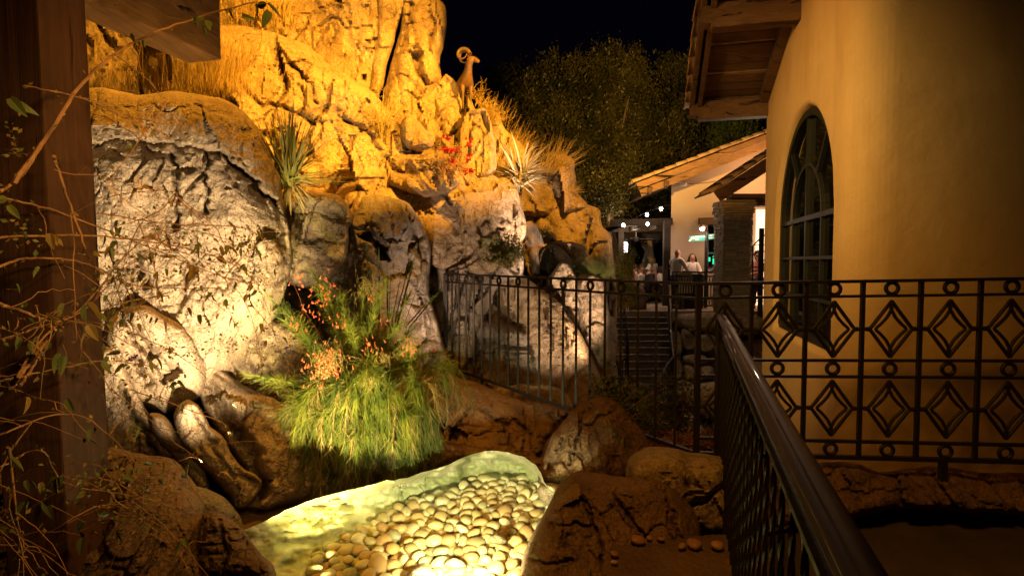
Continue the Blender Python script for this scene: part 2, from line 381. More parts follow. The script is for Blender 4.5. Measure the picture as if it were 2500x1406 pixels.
M['ledger'].node_tree.nodes['Principled BSDF'].inputs['Roughness'].default_value = .9
k = N('pool_plaster', .55, .4)
a = k.ramp(k.noise(2.2, 6, .65, dist=.8), [(.35, (.30, .32, .17)), (.55, (.46, .45, .30)), (.75, (.52, .50, .38))])
a = k.mix(k.ramp(k.noise(1.4, 5, .7, k.map((1, 2.4, 1), (0, 0, .5)), .8), [(.44, 0.), (.66, .85)]), a, (.13, .15, .05))
M['plaster_pool'] = k.out(a, k.bump(k.noise(30, 5, .6), .01, .5, k.bump(k.noise(7, 5), .04, .5)))
k = N('stucco_ochre', .9, .2)
a = k.ramp(k.noise(.9, 5, .6, dist=.5), [(.3, (.66, .50, .27)), (.7, (.56, .40, .19))])
a = k.mix(k.ramp(k.noise(1.8, 6, .7, k.map((1, 1, .35)), 1.), [(.5, 0.), (.78, .5)]), a, (.40, .25, .10))
M['stucco'] = k.out(a, k.bump(k.noise(130, 3), .003, .4, k.bump(k.noise(22, 5, .6), .008, .5, k.bump(k.noise(3.5, 4, .5), .035, .55))))
k = N('stucco_pale', .9, .2)
M['stucco_pale'] = k.out(k.ramp(k.noise(.8, 5, .6), [(.3, (.56, .45, .34)), (.7, (.48, .38, .28))]), k.bump(k.noise(60, 3), .006, .4))
def wood_mat(name, c1, c2, ax, gap=1.):
    k = N(name, .75, .3); sc = [22, 22, 22]; sc[ax] = 1.1
    g = k.noise(1.0, 6, .65, k.map(sc), 1.2); a = k.ramp(g, [(.3, c1), (.7, c2)])
    a = k.mix(.7, a, k.ramp(k.noise(2.3, 4), [(.3, .6), (.7, 1.15)]), 'MULTIPLY')
    sc2 = [9, 9, 9]; sc2[ax] = .35
    cr = k.ramp(k.noise(1., 5, .7, k.map(sc2), .6), [(.36, 0.), (.40, 1.)]); a = k.mix(cr, (.01, .007, .005), a)
    return k.out(a, k.bump(cr, .02, .8, k.bump(g, .006, .8)))
M['wood_post'] = wood_mat('timber_post', (.05, .021, .009), (.10, .042, .017), 2)
M['wood_beam'] = wood_mat('timber_beam', (.20, .11, .045), (.36, .21, .09), 1)
M['wood_eave'] = wood_mat('eave_timber', (.10, .055, .028), (.19, .11, .06), 0)
M['wood_x'] = wood_mat('rake_timber', (.26, .14, .06), (.40, .24, .11), 0)
def flat(name, col, rough=.7, spec=.3, metal=0, em=None, es=1.):
    k = N(name, rough, spec, metal)
    if em is not None: k.b.inputs['Emission Color'].default_value = (*em, 1); k.b.inputs['Emission Strength'].default_value = es
    return k.out(col)
k = N('wrought_iron', .55, .25, 0); M['iron'] = k.out((.017, .013, .011), k.bump(k.noise(60, 3), .003, .6))
k = N('handrail_lacquer', .55, .12, .0); k.b.inputs['Coat Weight'].default_value = .06
M['handrail'] = k.out(k.ramp(k.noise(3, 4), [(.3, (.018, .010, .006)), (.7, (.034, .018, .010))]), k.bump(k.noise(25, 3), .002, .4))
k = N('clay_tile', .85, .2); oi = k.n('ShaderNodeObjectInfo')
M['tile'] = k.out(k.mix(.6, k.ramp(oi.outputs['Random'], [(0, (.50, .34, .19)), (.35, (.58, .42, .26)), (.7, (.42, .26, .14)), (1, (.62, .48, .32))]), k.ramp(k.noise(12, 5), [(.3, .6), (.7, 1.1)]), 'MULTIPLY'), k.bump(k.noise(40, 4), .008, .6))
def leaf_mat(name, c1, c2, trans=.25, scale=9, rough=.5):
    k = N(name, rough, .35); oi = k.n('ShaderNodeObjectInfo')
    a = k.mix(.5, k.ramp(k.noise(scale, 3), [(.35, c1), (.65, c2)]), k.ramp(oi.outputs['Random'], [(0, .75), (1, 1.2)]), 'MULTIPLY')
    k.out(a); tr = k.n('ShaderNodeBsdfTranslucent'); k.l(a, tr.inputs[0]); mx = k.n('ShaderNodeMixShader'); mx.inputs[0].default_value = trans
    o = k.t.nodes['Material Output']; k.l(k.b.outputs[0], mx.inputs[1]); k.l(tr.outputs[0], mx.inputs[2]); k.l(mx.outputs[0], o.inputs[0]); return k.m
M['tree'] = leaf_mat('tree_leaf', (.03, .032, .01), (.105, .095, .027), .1, .8, .4)
M['tree_green'] = leaf_mat('tree_leaf_green', (.05, .09, .025), (.09, .13, .03), .15, 1.2)
M['vine'] = leaf_mat('vine_leaf', (.09, .13, .03), (.16, .17, .04))
M['vine_dry'] = leaf_mat('vine_leaf_yellow', (.38, .24, .05), (.25, .18, .05), .35)
M['russelia'] = leaf_mat('fine_stem_green', (.06, .11, .015), (.30, .34, .06), .3, 8)
M['russelia_dark'] = leaf_mat('fine_stem_dark', (.03, .06, .012), (.12, .17, .03), .2, 8)
M['russelia_dry'] = leaf_mat('fine_stem_dry', (.42, .34, .16), (.30, .24, .10), .2)
M['flower_coral'] = leaf_mat('coral_flower', (.75, .16, .09), (.80, .28, .18), .3)
M['flower_red'] = leaf_mat('red_flower', (.40, .015, .02), (.46, .03, .04), .3)
M['blade'] = leaf_mat('yucca_blade', (.20, .20, .04), (.34, .30, .08), .15, 12)
M['blade_green'] = leaf_mat('sword_blade', (.05, .085, .02), (.10, .14, .03), .15)
M['blade_pale'] = leaf_mat('agave_blade', (.30, .27, .17), (.44, .39, .26), .1)
M['straw'] = leaf_mat('dry_grass', (.42, .31, .10), (.58, .44, .17), .25, 5)
M['shrub'] = leaf_mat('shrub_leaf', (.12, .16, .05), (.2, .24, .08))
M['creeper_leaf'] = leaf_mat('creeper_leaf', (.10, .20, .04), (.2, .32, .07))
M['shrub_dark'] = leaf_mat('shrub_leaf_dark', (.045, .075, .02), (.08, .11, .03))
k = N('twig_bark', .8, .2); M['twig'] = k.out(k.ramp(k.noise(20, 3), [(.3, (.26, .13, .06)), (.7, (.40, .22, .10))]))
k = N('tree_bark', .9, .2); M['bark'] = k.out(k.ramp(k.noise(8, 5), [(.3, (.20, .15, .10)), (.7, (.34, .27, .19))]), k.bump(k.noise(30, 4), .02))
k = N('bronze_patina', .58, .5, .35)
M['bronze'] = k.out(k.ramp(k.noise(7, 4, .6, dist=.6), [(.35, (.17, .09, .045)), (.55, (.11, .065, .035)), (.72, (.08, .12, .05))]), k.bump(k.noise(40, 3), .004, .4))
k = N('earth', .95, .1); M['earth'] = k.out(k.ramp(k.noise(4, 6), [(.3, (.08, .05, .03)), (.7, (.14, .09, .05))]), k.bump(k.noise(30, 5), .03))
k = N('paving_dark', .7, .3); M['paving'] = k.out(k.ramp(k.noise(5, 5), [(.3, (.05, .04, .03)), (.7, (.08, .06, .045))]), k.bump(k.noise(80, 3), .003))
k = N('patio_paving', .6, .3); M['patio'] = k.out(k.ramp(k.noise(3, 6), [(.3, (.26, .18, .12)), (.7, (.38, .28, .2))]), k.bump(k.noise(20, 4), .01))
k = N('step_tile', .6, .35); M['step'] = k.out(k.ramp(k.noise(10, 5), [(.3, (.10, .07, .05)), (.7, (.17, .12, .085))]))
M['window_frame'] = flat('window_paint_green', (.012, .015, .010), .5, .4)
k = N('pane_glass', .03, .9); k.out((.003, .003, .003)); M['glass'] = k.m
M['wood_dark'] = wood_mat('pergola_timber', (.018, .012, .008), (.035, .022, .014), 0)
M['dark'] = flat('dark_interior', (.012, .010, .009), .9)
M['black'] = flat('black_paint', (.015, .014, .013), .5)
M['teal'] = flat('sign_teal', (.02, .20, .17), .5)
M['white'] = flat('white_paint', (.80, .78, .72), .5)
M['cream'] = flat('cream_board', (.70, .60, .40), .6)
M['steel'] = flat('steel', (.45, .42, .38), .35, .5, .8)
M['bulb'] = flat('bulb_lit', (1, .9, .8), .5, em=(1, .78, .55), es=60)
M['lampglass'] = flat('lamp_lit', (1, .9, .8), .5, em=(1, .74, .55), es=45)
M['warmglow'] = flat('lit_room', (.8, .6, .4), .8, em=(1, .62, .36), es=2.2)
M['led'] = flat('led_green', (.0, .3, .15), .5, em=(.03, 1, .45), es=2.5)
M['skin'] = flat('skin', (.55, .32, .22), .6); M['skin2'] = flat('skin_tan', (.42, .22, .14), .6)
M['shirt_white'] = flat('white_cloth', (.66, .60, .54), .9); M['hair_dark'] = flat('dark_hair', (.025, .015, .012), .6); M['hair_grey'] = flat('grey_hair', (.5, .46, .4), .7)
M['hair_brown'] = flat('brown_hair', (.12, .05, .025), .6); M['cloth_dark'] = flat('dark_cloth', (.03, .028, .035), .9); M['denim'] = flat('denim', (.08, .09, .14), .9)
k = N('plaid_cloth', .9, .1); wv = k.n('ShaderNodeTexChecker'); wv.inputs['Scale'].default_value = 9; k.l(k.pos, wv.inputs['Vector'])
M['plaid'] = k.out(k.mix(wv.outputs['Fac'], (.20, .16, .26), (.34, .22, .26)))
k = N('rose_cloth', .9, .1); M['rose'] = k.out((.5, .22, .17))
# ------------------------------------------------------------------ ground
def terrain():
    xs = np.concatenate([[-200, -80, -40, -25, -18], np.arange(-14, 12.1, .35), [16, 22, 35, 80, 200]])
    ys = np.concatenate([[-60, -20, -8], np.arange(-4, 26.1, .35), [32, 45, 80, 200]])
    X, Y = np.meshgrid(xs, ys)
    z = np.full(X.shape, -.12)
    ss = lambda a, b, t: (lambda q: q*q*(3-2*q))(np.clip((t-a)/(b-a), 0, 1))
    gully = ss(4.3, 6.0, Y)*(1-ss(15.2, 16., Y))*ss(.6, 1.6, X-.05*Y)
    z = z-1.6*gully+.12*ss(17, 19, Y)
    z += (.07*fbm(np.stack([X*.8, Y*.8, 0*X], -1), 3, 5))*(1-ss(15, 18, Y))
    ny, nx = X.shape; i = np.arange(ny*nx).reshape(ny, nx)
    f = np.stack([i[:-1, :-1], i[:-1, 1:], i[1:, 1:], i[1:, :-1]], -1).reshape(-1, 4)
    tag(link('ground', mesh_np(np.stack([X, Y, z], -1), f), M['earth']), kind='structure')
terrain()
b = MB(); b.box((2.6, 1.0, -.02), (3.9, 5.4, .12)); tag(b.build('path', M['paving']), kind='structure')

def rock(label, outline, d0, mat='rock', group=None, **kw):
    o = relief('rock', outline, d0, mat=M[mat], **kw); return tag(o, label, 'rock', group)
# ---- the upper mass, back to front
rock('broad amber-lit rock face rising behind the timber beam', [(-700, -260), (830, -260), (830, 120), (780, 360), (-700, 420)], 8.6, gy=-1.5, R=160, bulge=.5, thick=1.6, step=7, seed=2, facamp=.8)
rock('tall rounded amber pillar at the summit, cracked down its middle', [(650, 120), (640, 40), (690, -40), (720, -180), (900, -180), (1000, -160), (975, 40), (945, 170), (905, 300), (880, 330), (810, 250), (740, 170)], 8.1, gy=-1.4, R=110, bulge=.55, thick=1.6, seed=3, facamp=.6, stri=(.25, 5, .05),
     cracks=[([(830, -20), (800, 60), (770, 110)], 5, .10), ([(835, 10), (812, 40), (822, 70), (805, 110)], 3, .07), ([(880, 100), (872, 170), (858, 240)], 4, .07)])
rock('leaning slab of amber rock wedged between the two summit pillars', [(905, -160), (1005, -160), (985, 20), (962, 110), (925, 230), (900, 320), (868, 290), (905, 180), (930, 70)], 7.75, gy=-1.2, R=55, bulge=.32, thick=1.2, seed=4, facamp=.45, stri=(.3, 6, .05))
rock('tall right summit pillar with a long dark slot in its face', [(985, -60), (1040, -20), (1080, 5), (1092, 40), (1086, 110), (1072, 150), (1078, 205), (1105, 290), (1050, 340), (960, 330), (925, 260), (962, 130), (978, 30)], 7.9, gy=-1.2, R=70, bulge=.5, thick=1.6, step=4.5, seed=5, facamp=.5, stri=(.12, 7, .06),
     cracks=[([(1010, 128), (1022, 165), (1040, 205)], 8, .22), ([(1048, 0), (1062, 60), (1046, 120)], 4, .09), ([(1005, 20), (985, 110), (958, 150)], 7, .14)])
rock('sloping amber shoulder rock under the ram statue', [(925, 250), (1000, 230), (1075, 200), (1092, 175), (1115, 205), (1150, 245), (1160, 268), (1178, 285), (1180, 400), (1120, 430), (1000, 410), (930, 330)], 7.6, gy=-1.2, R=70, bulge=.4, thick=1.4, step=4.5, seed=6, facamp=.9, stri=(.5, 6, .05),
     cracks=[([(1075, 215), (1060, 270), (1075, 320)], 6, .12), ([(1130, 260), (1110, 330), (1105, 380)], 5, .1)])
rock('narrow upright amber rock right of the red flowers', [(1120, 300), (1150, 268), (1185, 262), (1200, 300), (1212, 360), (1210, 425), (1150, 445), (1112, 400)], 7.2, gy=-1, R=40, bulge=.28, thick=1., step=4.5, seed=7, facamp=.5, stri=(.1, 8, .05), cracks=[([(1150, 275), (1145, 340), (1138, 390)], 5, .12)])
rock('small shaded amber rock behind the twisted dry shrub', [(1170, 250), (1215, 285), (1232, 320), (1290, 365), (1300, 430), (1190, 450), (1165, 350)], 8.6, gy=-1, R=45, bulge=.3, thick=1., seed=8, facamp=.7)
rock('great smooth amber slope sweeping down from the summit', [(500, 70), (560, 52), (640, 66), (735, 98), (785, 150), (860, 190), (935, 250), (1000, 330), (1010, 420), (960, 500), (830, 500), (700, 500), (600, 400), (500, 260)], 6.9, gx=1.2, gy=-2.2, R=150, bulge=.6, thick=1.6, step=4.5, seed=9, facamp=.75,
     cracks=[([(585, 200), (640, 260), (700, 262), (760, 300)], 7, .10), ([(690, 130), (760, 210), (770, 250)], 6, .08), ([(820, 280), (900, 330), (960, 420)], 8, .10), ([(640, 330), (760, 300), (850, 300)], 5, .06)])
rock('rounded amber boulder with a dark cleft beside the ocotillo', [(972, 300), (990, 278), (1020, 295), (1062, 345), (1050, 375), (990, 370), (972, 340)], 6.75, R=30, bulge=.22, thick=.6, step=4, seed=10, facamp=.6)
rock('low amber ledge rock below the ocotillo', [(868, 345), (925, 338), (985, 365), (1060, 375), (1130, 420), (1120, 470), (1000, 480), (900, 440)], 6.7, gy=-2, R=50, bulge=.3, thick=.9, step=4.5, seed=11, facamp=.9)
rock('large pinkish rock shelf above the cave, orange on top', [(835, 478), (880, 462), (940, 430), (1000, 408), (1100, 425), (1190, 420), (1222, 440), (1258, 475), (1272, 520), (1278, 620), (1200, 680), (1000, 640), (850, 560)], 6.75, gx=2.2, gy=-1.0, R=90, bulge=.5, thick=1.5, step=4.5, seed=12, facamp=.8,
     cracks=[([(1000, 430), (1050, 450), (1130, 520)], 4, .05), ([(1190, 540), (1165, 560), (1175, 580), (1215, 570), (1225, 555)], 5, .10), ([(1100, 470), (1180, 440), (1230, 460)], 3, .04)])
rock('pale upright knob of rock beside the top of the cascade', [(1205, 440), (1235, 425), (1262, 455), (1276, 510), (1288, 570), (1262, 600), (1222, 560), (1208, 500)], 7.35, R=35, bulge=.35, thick=.8, step=4, seed=13, facamp=.5)
# ---- cascade side
rock('far amber crag at the right end with the dry grass', [(1215, 400), (1290, 395), (1335, 400), (1345, 378), (1380, 372), (1402, 395), (1400, 440), (1398, 470), (1425, 490), (1440, 520), (1250, 540), (1225, 460)], 9.6, gy=-1.2, R=50, bulge=.5, thick=1.4, step=4.5, seed=14, facamp=1.,
     cracks=[([(1350, 400), (1340, 450), (1360, 490)], 5, .14), ([(1290, 470), (1310, 520)], 5, .12)])
rock('long brown rock face behind the small waterfall', [(1250, 500), (1330, 480), (1410, 492), (1470, 512), (1474, 555), (1496, 570), (1503, 640), (1506, 760), (1500, 1010), (1360, 1010), (1300, 720), (1262, 590)], 9.2, gy=-1.4, R=70, bulge=.5, thick=1.5, step=5, seed=15, facamp=.7, stri=(.35, 4, .09),
     cracks=[([(1495, 600), (1500, 680), (1480, 760)], 6, .2), ([(1300, 500), (1310, 540), (1290, 570)], 7, .15)])
rock('flat-topped pale slab above the waterfall arch', [(1340, 600), (1360, 586), (1400, 592), (1436, 602), (1432, 640), (1400, 660), (1350, 640)], 8.5, R=22, bulge=.2, thick=.6, step=4, seed=16, facamp=.5)
rock('arched wet rock with a rusty hollow beside the waterfall', [(1290, 700), (1300, 640), (1325, 600), (1350, 593), (1378, 606), (1400, 650), (1410, 720), (1400, 780), (1300, 780)], 8.3, mat='rock_wet', R=30, bulge=.3, thick=.8, step=4, seed=17, facamp=.6, holes=[([(1310, 700), (1308, 640), (1335, 606), (1362, 612), (1378, 650), (1372, 700)], .45)])
rock('knobbly grey rock standing in the stream', [(1335, 720), (1345, 665), (1368, 632), (1390, 640), (1408, 670), (1412, 720), (1428, 790), (1430, 1000), (1370, 900)], 7.9, mat='rock_grey', R=28, bulge=.35, thick=.8, step=4, seed=18, facamp=1.2, rough=1.6, holes=[([(1342, 690), (1372, 668), (1378, 676), (1352, 700)], .12)])
rock('rounded grey rock shelf below the tufted grass', [(1405, 672), (1440, 668), (1482, 684), (1488, 760), (1505, 860), (1498, 1010), (1415, 1010), (1420, 820)], 8.0, mat='rock_grey', R=36, bulge=.35, thick=.9, step=4.5, seed=19, facamp=.7)
rock('little round stone beside the waterfall shrub', [(1336, 590), (1340, 570), (1352, 566), (1361, 576), (1358, 590)], 8.55, R=14, bulge=.1, thick=.2, step=3, amp=1, seed=20, facamp=.2)
# ---- middle mass
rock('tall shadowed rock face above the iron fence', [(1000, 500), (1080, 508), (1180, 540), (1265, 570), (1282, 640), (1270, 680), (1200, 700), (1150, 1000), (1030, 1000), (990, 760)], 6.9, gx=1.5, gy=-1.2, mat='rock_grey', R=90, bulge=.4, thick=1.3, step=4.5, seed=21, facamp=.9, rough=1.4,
     cracks=[([(1020, 540), (1080, 600), (1060, 680)], 8, .12), ([(1050, 560), (1150, 590), (1230, 640)], 7, .11), ([(1100, 640), (1140, 720), (1130, 800)], 6, .09)])
rock('big smooth pale boulder sloping down behind the fence bars', [(1150, 700), (1220, 655), (1262, 652), (1300, 690), (1370, 740), (1420, 810), (1462, 900), (1500, 1010), (1400, 1060), (1250, 1050), (1150, 960), (1140, 820)], 7.15, gx=1.2, gy=-1.6, R=90, bulge=.45, thick=1.2, step=4.5, seed=22, facamp=.45,
     cracks=[([(1210, 700), (1190, 780), (1165, 860)], 10, .22), ([(1200, 715), (1240, 790), (1265, 800)], 8, .16), ([(1300, 700), (1340, 780), (1380, 850)], 4, .07)], holes=[([(1195, 722), (1225, 712), (1262, 780), (1245, 800), (1190, 770)], .25)])
rock('blocky rock low behind the fence with a horizontal joint', [(1100, 760), (1180, 780), (1250, 800), (1300, 830), (1330, 940), (1310, 1000), (1100, 960), (1085, 860)], 6.8, gy=-1, mat='rock_grey', R=50, bulge=.35, thick=.9, step=4.5, seed=23, facamp=1., cracks=[([(1130, 830), (1230, 842), (1300, 850)], 8, .16)])
rock('overhanging brown rock with the dark cave hollow', [(845, 488), (880, 475), (935, 480), (995, 492), (1035, 545), (1052, 610), (1046, 700), (1068, 800), (1095, 900), (1060, 1000), (850, 1010), (720, 930), (680, 760), (690, 640), (800, 600)], 6.1, gy=-.8, mat='rock_grey', R=70, bulge=.5, thick=1.2, step=4.5, seed=24, facamp=.8, rough=1.3,
     holes=[([(868, 572), (905, 562), (935, 585), (950, 640), (930, 640), (905, 590), (880, 590)], .6)], cracks=[([(870, 480), (850, 560), (850, 600)], 12, .2), ([(985, 500), (1010, 560), (1040, 640)], 6, .1)])
rock('domed brown rock hanging like a face beside the cave', [(688, 470), (755, 462), (818, 470), (845, 492), (862, 540), (846, 556), (850, 590), (838, 640), (800, 690), (760, 705), (700, 700), (670, 600)], 5.6, R=60, bulge=.45, thick=.9, step=4, seed=25, facamp=.5, stri=(1.4, 7, .045), cracks=[([(700, 530), (760, 520), (840, 540)], 3, .05), ([(720, 600), (780, 580), (845, 600)], 3, .05)])
# ---- the cracked boulder and what lies below it
rock('huge pale boulder with a cracked face, amber on top and white below', [(-500, 420), (-300, 280), (0, 250), (215, 212), (330, 232), (400, 224), (480, 228), (560, 246), (610, 290), (645, 335), (668, 400), (690, 450), (697, 505), (712, 565), (714, 640), (700, 700), (670, 790), (600, 900), (500, 1000), (120, 1040), (-500, 1040)], 4.75, gy=-.25, R=120, bulge=.62, thick=1.3, step=3.6, amp=4, seed=26, facamp=.5, rough=.8, pits=.35, fiss=.6,
     cracks=[([(120, 365), (215, 352), (300, 338), (360, 345), (430, 352), (503, 362), (560, 385), (620, 440), (680, 500), (715, 550)], 4, .05, .20, 95), ([(415, 372), (432, 400), (430, 440), (437, 480), (428, 560)], 4.5, .13), ([(503, 366), (508, 400), (502, 450), (505, 520)], 4, .10), ([(545, 372), (590, 420), (640, 470), (672, 498)], 6, .16),
             ([(470, 640), (450, 700), (430, 760)], 8, .09), ([(640, 560), (700, 570)], 3, .04), ([(330, 620), (360, 700)], 10, .10)],
     holes=[([(430, 405), (470, 398), (490, 412), (460, 420), (437, 420)], .08), ([(450, 452), (470, 440), (478, 455), (455, 480)], .07), ([(440, 655), (480, 635), (475, 680), (450, 700)], .10)])
rock('brown rocks in shade between the cracked boulder and the flowering shrub', [(530, 850), (600, 790), (680, 770), (745, 810), (800, 900), (800, 1010), (640, 1010), (540, 950)], 4.75, mat='rock', R=50, bulge=.3, thick=.8, step=5, seed=27, facamp=1.2)
rock('pale rounded rock with a dark hollow like a mouth', [(240, 800), (300, 745), (350, 735), (420, 770), (470, 810), (500, 860), (506, 905), (500, 955), (462, 990), (400, 1008), (330, 1000), (250, 980)], 4.2, pits=0, rough=.35, fiss=.2, R=45, bulge=.26, thick=.6, step=4, seed=28, facamp=.3,
     holes=[([(372, 888), (392, 878), (440, 895), (450, 912), (420, 930), (395, 945), (385, 915)], .22)], cracks=[([(300, 770), (340, 830), (370, 870)], 11, .18), ([(330, 870), (360, 930)], 8, .14)])
rock('narrow upright rock wedged beside the timber post', [(200, 850), (262, 840), (300, 880), (335, 950), (365, 1000), (400, 1080), (440, 1125), (330, 1120), (210, 1110)], 3.98, R=30, bulge=.25, thick=.6, step=4.5, seed=29, facamp=.6, cracks=[([(300, 960), (350, 1040), (380, 1110)], 8, .15)])
rock('long rounded ridge of rock running down to the pool', [(425, 1000), (470, 975), (492, 985), (520, 1045), (560, 1100), (610, 1150), (642, 1195), (610, 1240), (575, 1240), (535, 1195), (505, 1160), (450, 1085)], 3.78, R=26, bulge=.22, thick=.7, step=4, amp=9, seed=30, facamp=1.2, rough=1.3, cracks=[([(470, 1000), (520, 1090), (560, 1150)], 5, .06), ([(540, 1150), (620, 1175)], 4, .05)])
rock('thin dark rock rib left of the long ridge', [(355, 1010), (400, 1005), (430, 1050), (470, 1105), (505, 1150), (520, 1200), (480, 1200), (420, 1120), (370, 1070)], 3.86, R=22, bulge=.2, thick=.5, step=4, seed=31, facamp=.4)
rock('low rounded grey stone at the foot of the ridge', [(470, 1180), (510, 1190), (560, 1225), (600, 1270), (600, 1330), (480, 1330), (455, 1250)], 3.05, mat='rock_wet', R=30, bulge=.2, thick=.5, step=5, seed=32, facamp=.5)
rock('broad pale sloping slab below the shrub with a shaded left edge', [(470, 900), (520, 880), (600, 950), (700, 985), (770, 1040), (830, 1130), (850, 1215), (740, 1225), (640, 1260), (590, 1250), (630, 1190), (560, 1090), (500, 1000)], 4.15, gy=-1, R=60, bulge=.3, thick=.8, step=4.5, seed=33, facamp=.6, cracks=[([(510, 930), (560, 1030), (620, 1110), (640, 1200)], 16, .22)])
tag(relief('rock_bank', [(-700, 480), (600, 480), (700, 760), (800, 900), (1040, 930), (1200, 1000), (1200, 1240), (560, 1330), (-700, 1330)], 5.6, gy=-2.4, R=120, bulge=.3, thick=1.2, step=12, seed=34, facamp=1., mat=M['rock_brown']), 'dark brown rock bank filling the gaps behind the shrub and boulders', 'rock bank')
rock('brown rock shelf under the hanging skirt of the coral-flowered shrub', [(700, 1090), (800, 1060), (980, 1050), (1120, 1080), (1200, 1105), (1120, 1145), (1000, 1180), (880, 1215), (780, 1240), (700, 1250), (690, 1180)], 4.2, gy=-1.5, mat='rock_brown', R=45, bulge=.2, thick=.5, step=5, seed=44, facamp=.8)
# ---- around the pool
rock('gently sloping brown rock apron between the fence and the pool', [(980, 930), (1080, 905), (1150, 930), (1270, 975), (1385, 1000), (1440, 1030), (1420, 1110), (1340, 1190), (1290, 1180), (1200, 1125), (1060, 1160), (940, 1190), (930, 1060)], 4.95, gy=-4.2, mat='rock_brown', R=50, bulge=.18, thick=.7, step=4.5, seed=35, facamp=.8,
     cracks=[([(1180, 1000), (1230, 1040), (1250, 1090)], 5, .07), ([(1250, 1030), (1300, 1060), (1310, 1120)], 5, .07), ([(1385, 1010), (1340, 1070), (1310, 1120)], 9, .14), ([(1150, 1060), (1240, 1050)], 4, .05)])
rock('low brown rock just behind the foot of the fence', [(1180, 955), (1240, 938), (1330, 934), (1392, 958), (1410, 1010), (1250, 1005)], 5.9, R=22, bulge=.15, thick=.5, step=4.5, seed=36, facamp=.5)
rock('upright golden rock at the fence corner with the shrub on its side', [(1310, 1180), (1322, 1115), (1360, 1050), (1395, 1005), (1440, 972), (1475, 962), (1530, 985), (1580, 1060), (1600, 1120), (1600, 1190), (1460, 1190), (1400, 1200)], 3.95, gy=-1, mat='rock_brown', R=50, bulge=.35, thick=.8, step=4, seed=37, facamp=.8, stri=(.5, 7, .035), cracks=[([(1440, 990), (1410, 1060), (1390, 1130)], 4, .06), ([(1375, 1075), (1345, 1150)], 7, .10)])
rock('small wet pale stone at the corner of the pool', [(1312, 1185), (1345, 1175), (1380, 1182), (1372, 1225), (1350, 1245), (1318, 1225)], 3.6, mat='rock', R=20, bulge=.12, thick=.3, step=4, amp=2, seed=38, facamp=.3)
rock('broad brown rock under the fence post, behind the foreground rock', [(1520, 1130), (1560, 1095), (1640, 1095), (1740, 1112), (1810, 1135), (1820, 1300), (1740, 1330), (1600, 1260), (1530, 1200)], 3.2, gy=-1, mat='rock', R=55, bulge=.3, thick=.8, step=4.5, seed=39, facamp=.8, cracks=[([(1770, 1180), (1720, 1230), (1640, 1240)], 5, .06)])
rock('reddish brown foreground rock with crazed cracks beside the pool', [(1240, 1780), (1246, 1480), (1262, 1400), (1290, 1320), (1335, 1240), (1375, 1170), (1415, 1142), (1470, 1158), (1540, 1166), (1600, 1160), (1650, 1185), (1700, 1250), (1720, 1330), (1640, 1360), (1600, 1420), (1600, 1780)], 2.65, gy=-1.3, mat='rock_brown', R=75, bulge=.35, thick=.7, step=3.6, seed=45, facamp=.5,
     cracks=[([(1425, 1210), (1445, 1260), (1452, 1290), (1470, 1340), (1470, 1400)], 4, .035), ([(1350, 1285), (1400, 1278), (1452, 1290)], 4, .035), ([(1475, 1260), (1510, 1235), (1540, 1240)], 3, .02), ([(1500, 1210), (1530, 1260), (1555, 1290), (1580, 1310)], 6, .05), ([(1280, 1350), (1330, 1375), (1400, 1372)], 5, .04), ([(1600, 1180), (1640, 1240), (1660, 1330)], 5, .04)],
     holes=[([(1490, 1172), (1525, 1165), (1530, 1190), (1500, 1192)], .05)])
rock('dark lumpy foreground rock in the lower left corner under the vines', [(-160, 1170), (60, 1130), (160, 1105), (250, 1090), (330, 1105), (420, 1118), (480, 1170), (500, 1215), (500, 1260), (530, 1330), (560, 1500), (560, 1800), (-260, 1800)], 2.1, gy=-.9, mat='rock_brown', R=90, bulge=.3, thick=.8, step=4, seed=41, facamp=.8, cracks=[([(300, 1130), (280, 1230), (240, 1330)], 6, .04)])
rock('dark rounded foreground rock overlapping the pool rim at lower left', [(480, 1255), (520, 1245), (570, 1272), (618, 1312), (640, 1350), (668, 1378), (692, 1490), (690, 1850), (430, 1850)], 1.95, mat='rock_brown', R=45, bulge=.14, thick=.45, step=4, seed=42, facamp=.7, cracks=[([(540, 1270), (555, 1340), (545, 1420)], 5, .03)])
rock('long low brown ledge of rock at the foot of the ochre tower', [(1760, 1120), (1860, 1128), (1980, 1133), (2080, 1128), (2150, 1150), (2230, 1142), (2320, 1140), (2430, 1158), (2760, 1140), (2760, 1260), (2400, 1258), (2200, 1240), (2080, 1265), (1960, 1285), (1760, 1330)], 3.4, gy=-2, mat='rock_brown', R=40, bulge=.18, thick=.7, step=5, seed=43, facamp=.7, cracks=[([(2050, 1200), (2130, 1205), (2200, 1190), (2260, 1200)], 4, .03)])
